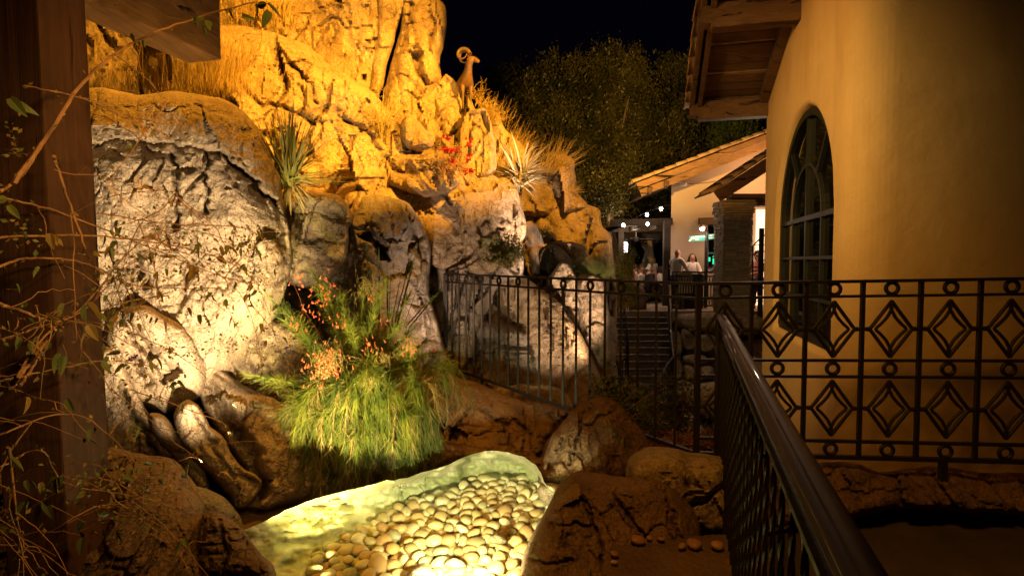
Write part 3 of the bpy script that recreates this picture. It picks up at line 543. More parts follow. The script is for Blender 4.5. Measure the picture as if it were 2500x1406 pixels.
# ---- pool basin and water
rim_px = [(480, 1360), (580, 1300), (640, 1272), (720, 1232), (800, 1212), (880, 1190), (950, 1172), (1020, 1160), (1110, 1130), (1170, 1102), (1230, 1098), (1290, 1118), (1316, 1140), (1330, 1180), (1390, 1230), (1440, 1330), (1440, 1620), (420, 1620), (440, 1440)]
bed_px = [(760, 1406), (775, 1358), (830, 1325), (890, 1295), (970, 1248), (1020, 1222), (1060, 1210), (1110, 1202), (1150, 1178), (1200, 1178), (1310, 1176), (1340, 1210), (1400, 1260), (1400, 1500), (1000, 1560), (760, 1500)]
def basin():
    s = 5; X, Yp = np.meshgrid(np.arange(380, 1480, s), np.arange(1060, 1640, s)); A = rough_outline(rim_px, 14, 6, 5)
    ins = inside(X, Yp, A); d, ex, ey = seg_dist(X, Yp, A, True); cell = ins[:-1, :-1] | ins[1:, :-1] | ins[:-1, 1:] | ins[1:, 1:]
    use = np.zeros_like(ins); use[:-1, :-1] |= cell; use[1:, :-1] |= cell; use[:-1, 1:] |= cell; use[1:, 1:] |= cell
    px = np.where(use & ~ins, ex, X); py = np.where(use & ~ins, ey, Yp)
    hb = inside(px, py, bed_px); db, _, _ = seg_dist(px, py, bed_px, True); db = np.where(hb, 0, db)
    dr = np.where(ins, d, 0)
    t = np.clip(db/np.maximum(db+dr, 1), 0, 1)
    z = .0+.22*t**1.5; lip = np.exp(-(dr/9.)**2); z = z+.03*lip
    w0 = PZ(px, py, .1); z = z+.07*fbm(w0*3.2, 4, 3)*t**.5+.035*fbm(w0*9, 5, 9, ridged=True)*np.minimum(t*8, 1)
    W = PZ(px, py, z); u = use.ravel(); idx = -np.ones(u.size, int); idx[u] = np.arange(u.sum()); idx = idx.reshape(use.shape)
    f = np.stack([idx[:-1, :-1][cell], idx[1:, :-1][cell], idx[1:, 1:][cell], idx[:-1, 1:][cell]], -1)
    o = link('pool_basin', mesh_np(W.reshape(-1, 3)[u], f), M['plaster_pool'])
    tag(o, kind='structure')
basin()
k = N('clear_water', .05, .5); gl = k.n('ShaderNodeBsdfGlossy'); gl.inputs['Roughness'].default_value = .04; tr = k.n('ShaderNodeBsdfTransparent'); tr.inputs[0].default_value = (.93, .97, .88, 1)
nb = k.bump(k.noise(9, 3), .006, .5); k.l(nb, gl.inputs['Normal']); fr = k.n('ShaderNodeFresnel'); fr.inputs[0].default_value = 1.33; k.l(nb, fr.inputs['Normal'])
bf = k.n('ShaderNodeNewGeometry').outputs['Backfacing']; mm = k.n('ShaderNodeMath', operation='SUBTRACT'); mm.use_clamp = True; k.l(fr.outputs[0], mm.inputs[0]); k.l(bf, mm.inputs[1])
mx = k.n('ShaderNodeMixShader'); k.l(mm.outputs[0], mx.inputs[0]); k.l(tr.outputs[0], mx.inputs[1]); k.l(gl.outputs[0], mx.inputs[2]); k.l(mx.outputs[0], k.t.nodes['Material Output'].inputs[0]); M['water'] = k.m
wp = [(640, 1290), (760, 1240), (900, 1206), (1030, 1180), (1120, 1150), (1190, 1130), (1260, 1130), (1310, 1155), (1345, 1200), (1410, 1260), (1430, 1500), (1000, 1600), (520, 1600), (500, 1400)]
W = PZ([p[0] for p in wp], [p[1] for p in wp], .13); me = bpy.data.meshes.new('water'); me.from_pydata(W.tolist(), [], [tuple(range(len(wp)))[::-1]]); me.update()
tag(link('pool_water', me, M['water']), kind='structure')
# ---- pebbles
def pebble_mesh(seed):
    rg = np.random.default_rng(seed); bm = bmesh.new(); bmesh.ops.create_icosphere(bm, subdivisions=3, radius=1)
    ax = np.array([1, rg.uniform(.66, .9), rg.uniform(.42, .6)])
    co = np.array([v.co[:] for v in bm.verts]); n = 1+.11*fbm(co*1.1+seed*5, 2, seed)
    for v, c, q in zip(bm.verts, co, n): v.co = Vector((c*ax*q).tolist())
    me = bpy.data.meshes.new('pebble'); bm.to_mesh(me); bm.free(); me.polygons.foreach_set('use_smooth', [True]*len(me.polygons)); me.materials.append(M['pebble']); return me
PEB = [pebble_mesh(i) for i in range(9)]
def pebbles():
    rg = np.random.default_rng(3); pts = []; pl = []
    for layer, cnt, mind in ((0, 17000, .057), (1, 9000, .072)):
        cur = []
        for _ in range(cnt):
            px = rg.uniform(730, 1410); py = 1165+rg.uniform(0, 1)**1.2*330
            if not inside(np.array([px]), np.array([py]), bed_px)[0]: continue
            p = PZ(px, py, .02); ok = True
            for q in cur:
                if abs(q[0]-p[0]) < mind and abs(q[1]-p[1]) < mind and math.hypot(q[0]-p[0], q[1]-p[1]) < mind*q[2]: ok = False; break
            if ok:
                sc = rg.uniform(.78, 1.22)*(1.25 if rg.uniform() < .08 else 1); cur.append((p[0], p[1], sc)); pl.append((p[0], p[1], layer, sc))
    res = []
    for x, y, layer, sc in pl:
        me = PEB[rg.integers(0, 9)]; res.append((x, y, .018+.03*layer, .046*sc*(1.0 if layer == 0 else .95), me, rg.uniform(0, 6.28), rg.normal(0, .22), rg.normal(0, .22)))
    # closest 300 as things, the rest as one mass
    def vis(r):
        d = math.hypot(r[0], r[1]); return d+(.0 if r[2] > .03 else .25)
    inview = [r for r in res if 2.72 < r[1]]; inview.sort(key=vis); rest = inview[300:]+[r for r in res if r[1] <= 2.72]
    for x, y, z, s, me, a, bb, c in inview[:300]:
        o = link('pebble', me); o.location = (x, y, z); o.rotation_euler = (bb, c, a); o.scale = (s, s, s)
        tag(o, 'smooth tan and cream river pebble lying in the lit pool', 'pebble', 'river pebbles covering the pool floor')
    vs = []; fs = []; n = 0
    for x, y, z, s, me, a, bb, c in rest:
        co = np.empty(len(me.vertices)*3, np.float32); me.vertices.foreach_get('co', co); co = co.reshape(-1, 3)
        R = np.array(Matrix.Rotation(a, 3, 'Z') @ Matrix.Rotation(c, 3, 'Y') @ Matrix.Rotation(bb, 3, 'X')); f = np.empty(len(me.polygons)*3, np.int32); me.polygons.foreach_get('vertices', f)
        vs.append(co@R.T*s+[x, y, z]); fs.append(f.reshape(-1, 3)+n); n += len(co)
    if vs:
        k = N('pebble_mass', .5, .4); v = k.n('ShaderNodeTexVoronoi'); v.inputs['Scale'].default_value = 11; k.l(k.pos, v.inputs['Vector'])
        m = k.out(k.ramp(v.outputs['Color'], [(.2, (.40, .34, .22)), (.5, (.50, .45, .31)), (.8, (.56, .52, .41))]))
        tag(link('pebbles', mesh_np(np.concatenate(vs), np.concatenate(fs)), m), kind='stuff')
    print('pebbles', len(res), len(inview))
pebbles()
for (x, y, w_, h_, sd) in ((1215, 1315, 26, 15, 61), (1110, 1375, 30, 17, 62), (1030, 1400, 44, 22, 63)):
    q = PZ(x, y, .09); lab = {61: 'angular brown stone among the pebbles beside the foreground rock', 62: 'angular tan stone half sunk in the middle pebbles', 63: 'largest rough pale stone at the near edge of the pebbles'}[sd]
    o = relief('stone', [(x-w_, y+h_*.4), (x-w_*.7, y-h_*.5), (x, y-h_), (x+w_*.8, y-h_*.4), (x+w_, y+h_*.6), (x, y+h_)], float(q[1]), R=12, bulge=.05, thick=.08, step=2.5, amp=1, seed=sd, facamp=.25, mat=M['rock']); tag(o, lab, 'stone')
for i, (x, y, r, lab) in enumerate(((1557, 1325, .034, 'largest round loose stone on the soil right of the foreground rock'), (1586, 1317, .018, 'small flat loose stone beside the largest round one'), (1613, 1320, .02, 'small oval stone in the middle of the loose row'),
        (1665, 1338, .024, 'orange-tinged loose stone left of the pair by the railing'), (1695, 1335, .034, 'round loose stone in the pair by the railing'), (1752, 1338, .03, 'loose stone touching the foot of the railing'), (1500, 1356, .022, 'flat sliver of stone lying lowest on the soil'), (1500, 1376, .016, 'tiny upright stone below the flat sliver'))):
    q = PZ(x, y, .34); lm = PEB[i].copy(); lm.materials.clear(); lm.materials.append(M['stone_brown']); o = link('loose_stone', lm); o.location = (q[0], q[1], .34+r*.45); o.scale = (r, r, r); o.rotation_euler = (.2, .1, i*1.3); tag(o, lab, 'stone')
tag(relief('soil_bed', [(1500, 1305), (1600, 1300), (1700, 1305), (1900, 1300), (1900, 1800), (1480, 1800), (1470, 1400)], 2.55, mat=M['earth'], R=20, bulge=.02, thick=.3, step=8, seed=71, facamp=.1, rough=.4, pts3=lambda x, y, f: PZ(x, y, .33+0*x)), kind='stuff')
# ------------------------------------------------------------------ iron fence (two panels)
TL = [(1705, 3.5), (1087, 6.5)]
pa = P(1705, 640, 3.5); pb = P(1087, 640, 6.5); pc = P(2500, 640, 3.24)
A2 = np.array([pa[0], pa[1]]); B2 = np.array([pb[0], pb[1]]); C2 = np.array([pc[0], pc[1]])
def fl(t, z):  # left panel point
    q = A2+(B2-A2)*t; return Vector((q[0], q[1], z+.0*t))
def twist_bar(b, a, c, w): b.bar(a, c, w, w, up=(0.3, 1, 0))
fence = empty('iron_fence', (*A2, .41), label='dark iron fence panel of plain upright bars running back from the corner post', cat='fence')
def put(b, name, par, mat='iron', bevel=0, smooth=False):
    o = b.build(name, M[mat], par, smooth=smooth, bevel=bevel)
    if par is not None: o.matrix_parent_inverse = Matrix.Translation(-par.location) if par.parent is None else Matrix.Identity(4)
    return o
ZT, Z2, ZB = 1.466, 1.375, .41
for z, w in ((ZT, .045), (Z2, .022), (ZB, .028)):
    b = MB(); b.bar(fl(-.004, z), fl(1, z), w, .018 if z != ZB else .024); put(b, 'rail', fence)
for i in range(1, 22):
    t = i/21.0; b = MB(); top = ZT if i % 2 == 1 else Z2
    if i == 21: b.bar(fl(t, ZB-.12), fl(t, ZT), .042, .042, up=(0, 1, 0)); put(b, 'post', fence); continue
    twist_bar(b, fl(t, ZB), fl(t, top), .017); put(b, 'baluster', fence)
    if i % 2 == 0:
        c = fl(t, (ZT+Z2)/2); b = MB(); d = (B2-A2)/np.linalg.norm(B2-A2)
        b.tube([c+Vector((d[0]*math.cos(a)*.031, d[1]*math.cos(a)*.031, math.sin(a)*.031)) for a in np.linspace(0, 2*math.pi, 20, endpoint=False)], .011, 8, closed=True); put(b, 'ring', fence, smooth=True)
b = MB(); c = fl(16/21., .3); b.bar(c, c+Vector((0, 0, .11)), .03, .03, up=(0, 1, 0)); put(b, 'support_leg', fence)
fence2 = empty('iron_fence', (*A2, .41), label='dark iron fence panel with rings and diamond scrollwork in front of the ochre tower', cat='fence')
def fr(px, z):
    x0 = (px-1250)/F; D = C2-A2; s = (x0*A2[1]-A2[0])/(D[0]-x0*D[1]); q = A2+D*s; return Vector((q[0], q[1], z+.04*s))
posts = [1706, 1836, 1969, 2108, 2250, 2396, 2548, 2705, 2870, 3045, 3230]
e0, e1 = posts[0]-4, posts[-1]
for z, w, h in ((1.466, .045, .018), (1.378, .022, .016), (.995, .022, .016), (.897, .022, .016), (.507, .022, .018), (.41, .03, .024)):
    b = MB(); b.bar(fr(e0, z), fr(e1, z), w, h); put(b, 'rail', fence2)
for i, p in enumerate(posts):
    b = MB(); w = .032 if i in (0,) else .022; b.bar(fr(p, .41), fr(p, 1.466), w, w, up=(0, 1, 0)); put(b, 'post', fence2)
    for z in (1.182, .707):
        b = MB(); d = (fr(p+20, z)-fr(p-20, z)).normalized(); c = fr(p, z)
        for q in (-1, 1): b.tube([c+d*q*.034-d*q*.012, c+d*q*.046], .014, 8)
        b.tube([c-d*.046, c+d*.046], .0105, 8); put(b, 'collar', fence2, smooth=True)
def curve_loop(c, d, pts, r, name, sub=5, soft=True):
    q = [Vector((0, 0, 0))]*0
    n = len(pts); out = []
    for k in range(n):   # Catmull-Rom
        p0, p1, p2, p3 = [np.array(pts[(k+j-1) % n]) for j in range(4)]
        for j in range(sub):
            t = j/sub; out.append(.5*((2*p1)+(-p0+p2)*t+(2*p0-5*p1+4*p2-p3)*t*t+(-p0+3*p1-3*p2+p3)*t**3))
    b = MB(); b.tube([c+d*float(u)+Vector((0, 0, float(v))) for u, v in out], r, 8, closed=True); return put(b, name, fence2, smooth=True)
for i in range(len(posts)-1):
    m = (posts[i]+posts[i+1])/2; hw = (fr(posts[i+1], 1)-fr(posts[i], 1)).length/2; d = (fr(m+20, 1)-fr(m-20, 1)).normalized()
    for z in (1.422, .946, .459):
        b = MB(); c = fr(m, z); b.tube([c+d*math.cos(a)*.033+Vector((0, 0, math.sin(a)*.033)) for a in np.linspace(0, 2*math.pi, 22, endpoint=False)], .0115, 8, closed=True); put(b, 'ring', fence2, smooth=True)
    for z in (1.182, .707):
        c = fr(m, z); H = .165; Wd = hw-.042
        dia = []
        for (u, v) in ((0, 1), (1, 0), (0, -1), (-1, 0)):
            un, vn = -v, u   # ccw tangent helper: soften the corner by two points either side
            for s_ in (-.13, 0, .13):
                k_ = 1-abs(s_)
                if u == 0: dia.append((s_*Wd*(-v if False else v), v*H*(k_ if s_ else .985)))
                else: dia.append((u*Wd*(k_ if s_ else .985), -s_*H*u))
        curve_loop(c, d, dia, .0105, 'diamond', 3)
        inner = [(0, .108), (.022, .070), (.055, .030), (.082, 0), (.055, -.030), (.022, -.070), (0, -.108), (-.022, -.070), (-.055, -.030), (-.082, 0), (-.055, .030), (-.022, .070)]
        curve_loop(c, d, inner, .0095, 'inner_scroll', 3)
        for sgn in (1, -1):
            b = MB(); b.tube([c+Vector((0, 0, sgn*.103)), c+Vector((0, 0, sgn*.160))], .011, 8); put(b, 'connector', fence2, smooth=True)
b = MB(); b.bar(fr(2318, .25), fr(2318, .40), .035, .035, up=(0, 1, 0)); put(b, 'support_leg', fence2)
# ------------------------------------------------------------------ near railing
hr = empty('handrail', (1.25, 3.4, .1), label='glossy brown moulded handrail on twisted black balusters running towards the viewer', cat='handrail')
H0 = Vector((1.262, 3.42, 1.279)); H1 = Vector((.185, 0.0, 1.268)); hd = (H1-H0); hl = hd.length; hd.normalize(); hs = hd.cross(Vector((0, 0, 1))).normalized()
prof = [(-.030, -.016), (-.034, -.006), (-.028, .000), (-.030, .007), (-.022, .013), (-.013, .014), (-.010, .019), (0, .021), (.010, .019), (.013, .014), (.022, .013), (.030, .007), (.028, 0), (.034, -.006), (.030, -.016), (.018, -.019), (-.018, -.019)]
b = MB(); vs = []; nseg = 20
for i in range(nseg+1):
    c = H0+hd*hl*i/nseg
    for (u, v) in prof: vs.append(c+hs*u*.76+Vector((0, 0, v*.9)))
np_ = len(prof); fs = [(i*np_+k_, i*np_+(k_+1) % np_, (i+1)*np_+(k_+1) % np_, (i+1)*np_+k_) for i in range(nseg) for k_ in range(np_)]+[tuple(range(np_)), tuple(nseg*np_+k_ for k_ in range(np_))[::-1]]
b.add(vs, fs); put(b, 'cap_rail', hr, 'handrail', smooth=True)
b = MB(); b.bar(H0+Vector((0, 0, -.075)), H1+Vector((0, 0, -.075)), .028, .012); put(b, 'sub_rail', hr)
b = MB(); b.bar(Vector((H0.x, H0.y, .10)), Vector((H1.x, H1.y, .10)), .03, .02); put(b, 'bottom_rail', hr)
b = MB(); b.bar(Vector((H0.x, H0.y+.0, -.05)), H0+Vector((0, 0, -.02)), .05, .05, up=(0, 1, 0)); put(b, 'post', hr)
def twisted(n_turn=4, w=.0085, z0=.11, z1=1.2, seg=70):
    b = MB(); vs = []; 
    for i in range(seg+1):
        t = i/seg; a = 2*math.pi*n_turn*t*(1 if True else 0); z = z0+(z1-z0)*t
        for k_ in range(4): vs.append((w*.75*math.cos(a+k_*math.pi/2), w*.75*math.sin(a+k_*math.pi/2), z))
    fs = [(i*4+k_, i*4+(k_+1) % 4, (i+1)*4+(k_+1) % 4, (i+1)*4+k_) for i in range(seg) for k_ in range(4)]; b.add(vs, fs); return b
tb = twisted(); tm = None
for i in range(33):
    c = H0+hd*(.075+i*.118)
    if c.y < .1: break
    if tm is None: o = tb.build('baluster', M['iron'], hr); tm = o
    else: o = tm.copy(); COL.objects.link(o)
    o.location = (c.x-hr.location.x, c.y-hr.location.y, -hr.location.z)
# ------------------------------------------------------------------ timber post and beam
post = MB(); post.bar((-1.52, 1.9, -.03), (-1.575, 1.9, 2.6), .205, .205, up=(0, 1, 0)); po = post.build('timber_post', M['wood_post'], bevel=.006)
tag(po, 'reddish brown timber post with long drying cracks at the left edge', 'post')
po.rotation_euler = (0, R_(0), 0)
b = MB(); e = V(500, 161, 2.895); q0 = Vector((e.x, e.y, 2.6)); dirb = Vector((-.252, -1, 0)).normalized(); q1 = q0+dirb*3.1
b.bar(q0+Vector((0, 0, .15)), q1+Vector((0, 0, .15)), .197, .30); o = b.build('timber_beam', M['wood_beam'], bevel=.008)
tag(o, 'heavy weathered timber beam with its sawn end jutting in over the rocks at top left', 'beam')
# ------------------------------------------------------------------ ochre tower
UX, UY = .2334, .9724                     # along the window wall, going away
def TW(u, z, off=0.):                     # u = distance from the near corner, off = outwards (to the left)
    x0, y0 = 2.42, 4.08; return Vector((x0+UX*u-UY*off, y0+UY*u+UX*off, z))
tower = empty('tower', (2.42, 4.08, -.1), label='ochre stucco tower with a tall arched window and a projecting eave', cat='building')
LU = 3.21
def ztop(u): return 4.25+(1.63-u)*.39-.02     # roof line along the wall
ua, ub = .46, 2.50; um = (ua+ub)/2; rr = (ub-ua)/2; zs, zsill = 2.02, .87
def arch(u, grow=0.):
    r = rr+grow; t = max(0, r*r-(u-um)**2); return zs+math.sqrt(t)
b = MB(); G = .07                       # opening in the wall face is larger than the frame by G
us = list(np.linspace(um-rr-G, um+rr+G, 41))
def strip(u0, u1, za0, za1, zb0, zb1): b.quad(TW(u0, za0), TW(u1, za1), TW(u1, zb1), TW(u0, zb0))
zl = -.6
for i in range(len(us)-1):
    u0, u1 = us[i], us[i+1]
    zz0, zz1 = arch(u0, G), arch(u1, G)
    n_ = 4
    for k_ in range(n_):
        f0, f1 = k_/n_, (k_+1)/n_
        strip(u0, u1, zz0+(ztop(u0)+.1-zz0)*f0, zz1+(ztop(u1)+.1-zz1)*f0, zz0+(ztop(u0)+.1-zz0)*f1, zz1+(ztop(u1)+.1-zz1)*f1)
    strip(u0, u1, zl, zl, zsill-G, zsill-G)
rc = .28; rl = .10
for (a, c) in ((rc, us[0]), (us[-1], LU-rl)):
    strip(a, c, zl, zl, ztop(a)+.1, ztop(c)+.1)
# rounded near corner then the wall to the right
cx, cy = TW(rc, 0).x+UY*rc, TW(rc, 0).y-UX*rc
ring = []
for k_ in range(13):
    a = math.pi/2*k_/12; ring.append((TW(rc, 0).x+UY*rc-UY*rc*math.cos(a)-UX*rc*math.sin(a), TW(rc, 0).y-UX*rc+UX*rc*math.cos(a)-UY*rc*math.sin(a)))
for k_ in range(12): b.quad((*ring[k_], zl), (*ring[k_+1], zl), (*ring[k_+1], 5.2), (*ring[k_], 5.2))
ex_ = (ring[-1][0]+UY*4.5, ring[-1][1]-UX*4.5)
for k_ in range(9):
    t0, t1 = k_/9, (k_+1)/9
    b.quad((ring[-1][0]+(ex_[0]-ring[-1][0])*t0, ring[-1][1]+(ex_[1]-ring[-1][1])*t0, zl), (ring[-1][0]+(ex_[0]-ring[-1][0])*t1, ring[-1][1]+(ex_[1]-ring[-1][1])*t1, zl), (ring[-1][0]+(ex_[0]-ring[-1][0])*t1, ring[-1][1]+(ex_[1]-ring[-1][1])*t1, 5.2), (ring[-1][0]+(ex_[0]-ring[-1][0])*t0, ring[-1][1]+(ex_[1]-ring[-1][1])*t0, 5.2))
# far corner and back
prev = TW(LU-rl, 0)
for k_ in range(1, 9):
    a = math.pi/2*k_/8; q = TW(LU-rl+rl*math.sin(a), 0, -(rl-rl*math.cos(a))); b.quad((prev.x, prev.y, zl), (q.x, q.y, zl), (q.x, q.y, ztop(LU)+.1), (prev.x, prev.y, ztop(LU)+.1)); prev = q
q = TW(LU, 0, -4.8); b.quad((prev.x, prev.y, zl), (q.x, q.y, zl), (q.x, q.y, ztop(LU)+.1), (prev.x, prev.y, ztop(LU)+.1))
put(b, 'wall', tower, 'stucco', smooth=True)
# reveal: rounded splay from the wall face to the frame
def outline_pts(g, n=30):
    pts = [(um-rr-g, zsill-g)]+[(um-(rr+g)*math.cos(a), zs+(rr+g)*math.sin(a)) for a in np.linspace(0, math.pi, n)]+[(um+rr+g, zsill-g)]; return pts
b = MB(); rings = []
for k_ in range(7):
    a = math.pi/2*k_/6; rings.append([TW(u, z, -(.12*(1-math.cos(a)))) for u, z in outline_pts(G*(1-math.sin(a)))])
nn_ = len(rings[0])
for i in range(6):
    for j in range(nn_): b.quad(rings[i][j], rings[i][(j+1) % nn_], rings[i+1][(j+1) % nn_], rings[i+1][j])
put(b, 'window_reveal', tower, 'stucco', smooth=True)
win = MB(); offf = -.085
def mun(pts, w=.035, d=.05):
    m_ = MB()
    for i in range(len(pts)-1): m_.bar(TW(*pts[i], offf), TW(*pts[i+1], offf), w, d, up=(-UY, UX, 0)) if False else m_.bar(TW(*pts[i], offf), TW(*pts[i+1], offf), d, w, up=(TW(1, pts[i][1]+0)-TW(0, pts[i][1])).cross(Vector((0, 0, 1))).cross(TW(*pts[i+1], 0)-TW(*pts[i], 0)).normalized())
    return m_
fm = mun(outline_pts(-.03)+[outline_pts(-.03)[0]], .07, .07); fo = put(fm, 'window', tower, 'window_frame'); fo.name = 'window'
def sub(b, name, mat='window_frame', smooth=False):
    return b.build(name, M[mat], fo, smooth=smooth)
for z in (zs, zs-.38, zs-.76): sub(mun([(ua+.03, z), (ub-.03, z)], .045 if z == zs else .03), 'muntin')
for u in (um-rr/2, um, um+rr/2):
    sub(mun([(u, zsill+.03), (u, zs)], .04 if u == um else .028), 'muntin')
sub(mun([(um, zs), (um, zs+rr-.03)], .035), 'muntin')
sub(mun([(um-rr/2*math.cos(a), zs+rr/2*math.sin(a)) for a in np.linspace(0, math.pi, 18)], .035), 'curved_muntin')
for sgn in (-1, 1): sub(mun([(um+sgn*rr/2*math.cos(.85), zs+rr/2*math.sin(.85)), (um+sgn*rr*.96*math.cos(.85), zs+rr*.96*math.sin(.85))], .035), 'muntin')
ucols = [ua, um-rr/2, um, um+rr/2, ub]; zr = [zsill, zs-.76, zs-.38, zs]; rgp = random.Random(4)
for i in range(4):
    for j in range(3):
        m_ = MB(); a, c = ucols[i]+.012, ucols[i+1]-.012; t = rgp.uniform(-.004, .004); m_.quad(TW(a, zr[j]+.012, offf-.01+t), TW(c, zr[j]+.012, offf-.01-t), TW(c, zr[j+1]-.012, offf-.01-t), TW(a, zr[j+1]-.012, offf-.01+t)); sub(m_, 'pane', 'glass')
def sector(r0, r1, a0, a1):
    m_ = MB(); A = np.linspace(a0, a1, 8)
    for i in range(7):
        f = lambda r, a: TW(um+r*math.cos(a), zs+r*math.sin(a), offf-.01)
        m_.quad(f(r0, A[i]), f(r1, A[i]), f(r1, A[i+1]), f(r0, A[i+1]))
    sub(m_, 'pane', 'glass')
for a0, a1 in ((.03, 1.54), (1.60, 3.11)): sector(.02, rr/2-.015, a0, a1)
for a0, a1 in ((.03, .83), (.87, 1.55), (1.59, 2.27), (2.31, 3.11)): sector(rr/2+.015, rr-.02, a0, a1)
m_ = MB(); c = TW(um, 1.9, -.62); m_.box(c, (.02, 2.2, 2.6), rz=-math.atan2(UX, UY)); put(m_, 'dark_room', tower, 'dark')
# eave
pn = Vector((-UY, UX, 0))       # outwards
def roofp(u, off, dz=0): return TW(u, ztop(u)+dz, off)
b = MB()
def beamE(u, z, name, L=.91, h=.22, w=.16):
    m_ = MB(); a = TW(u, z+h/2, -.3); e_ = TW(u, z+h/2, L-.10); m_.bar(a, e_, w, h)
    k_ = e_; e2 = TW(u, z+h*.62, L); m_.bar(e_, e2, w, h*.72); pr = [TW(u, z+h*.45+h*.36*math.sin(t), L-.14+.14*math.cos(t)) for t in (0, .8, 1.6, 2.4, 3.2, 4., 4.8, 5.6)]
    m_.tube([TW(u-.085, z+h*.42, L-.16), TW(u+.085, z+h*.42, L-.16)], h*.42, 14)
    return put(m_, name, tower, 'wood_eave', bevel=.008)
beamE(1.63, ztop(1.63)-.30, 'outrigger_beam', h=.24, w=.17); beamE(3.12, ztop(3.12)-.26, 'outrigger_beam', h=.22)
for i in range(29):      # soffit planks
    u0 = -.9+i*.15; m_ = MB(); dz = .012*((i*7) % 3)
    m_.add([roofp(u, o_, z) for o_ in (-.25, .86) for u in (u0+.011, u0+.139) for z in (dz, dz+.022)], [(0, 1, 3, 2), (4, 6, 7, 5), (0, 4, 5, 1), (2, 3, 7, 6), (0, 2, 6, 4), (1, 5, 7, 3)]); put(m_, 'plank', tower, 'wood_eave')
for off, w, h, dz in ((.80, .05, .14, -.075), (.885, .045, .17, -.03), (.05, .09, .13, -.07)):
    m_ = MB(); m_.bar(roofp(-1.2, off, dz), roofp(3.34, off, dz), w, h); put(m_, 'rafter', tower, 'wood_eave')
tile_me = None
def tile_mesh(L=.36, r=.085, th=.014, n=9):
    vs = []; fs = []
    for s_, x in ((1., 0), (.82, L)):
        for rad in (r*s_, (r-th)*s_):
            for k_ in range(n): a = math.pi*k_/(n-1); vs.append((rad*math.cos(a), x, rad*math.sin(a)*.8))
    for k_ in range(n-1):
        fs += [(k_, k_+1, 2*n+k_+1, 2*n+k_), (n+k_+1, n+k_, 3*n+k_, 3*n+k_+1), (k_+1, k_, n+k_, n+k_+1), (2*n+k_, 2*n+k_+1, 3*n+k_+1, 3*n+k_)]
    fs += [(0, 2*n, 3*n, n), (n-1, 2*n-1, 4*n-1, 3*n-1)]
    me = bpy.data.meshes.new('tile'); me.from_pydata(vs, [], fs); me.polygons.foreach_set('use_smooth', [True]*len(fs)); me.materials.append(M['tile']); return me
tile_me = tile_mesh()
def tile(par, loc, yaw, pitch, roll=0, s=1.):
    o = link('roof_tile', tile_me, None, par); rgt = random.uniform
    o.matrix_local = Matrix.Translation(Vector(loc)-par.location) @ Matrix.Rotation(yaw+rgt(-.03, .03), 4, 'Z') @ Matrix.Rotation(pitch+rgt(-.03, .03), 4, 'X') @ Matrix.Rotation(roll, 4, 'Y') @ Matrix.Scale(s, 4); return o
yaw_t = -math.atan2(UX, UY)
for i in range(16):
    u = 3.42-i*.29
    for off in (.90, .72): tile(tower, roofp(u, off, .05), yaw_t+math.pi, math.atan(.39), 0 if off < .9 else R_(-25))
m_ = MB(); m_.add([roofp(u, o_, z) for o_ in (-4.6, .84) for u in (-1.2, 3.4) for z in (.03, .06)], [(0, 1, 3, 2), (4, 6, 7, 5), (0, 4, 5, 1), (2, 3, 7, 6), (0, 2, 6, 4), (1, 5, 7, 3)]); put(m_, 'roof', tower, 'tile')
# ------------------------------------------------------------------ plants
def plantroot(name, p, label, cat, group=None): return empty(name, Vector(tuple(p)), 0, label, cat, group)
def child(name, me, mat, par):
    o = link(name, me, M[mat], par); o.matrix_parent_inverse = Matrix.Translation(-par.location); return o
def fountain(seed, n, base, spread, L, el=(30, 90), az=(0, 360), droop=.3, r=.002, k=6, curl=.0, sides=3, taper=True):
    rg = np.random.default_rng(seed); b = np.array(base)[None]+rg.normal(0, 1, (n, 3))*np.array(spread)
    e = np.radians(rg.uniform(el[0], el[1], n)); a = np.radians(rg.uniform(az[0], az[1], n)); d = np.stack([np.cos(e)*np.cos(a), np.cos(e)*np.sin(a), np.sin(e)], 1)
    l = rg.uniform(L[0], L[1], n); return strands(b, d, l, l*droop*rg.uniform(.5, 1.5, n), k, r, sides, curl, seed, taper)
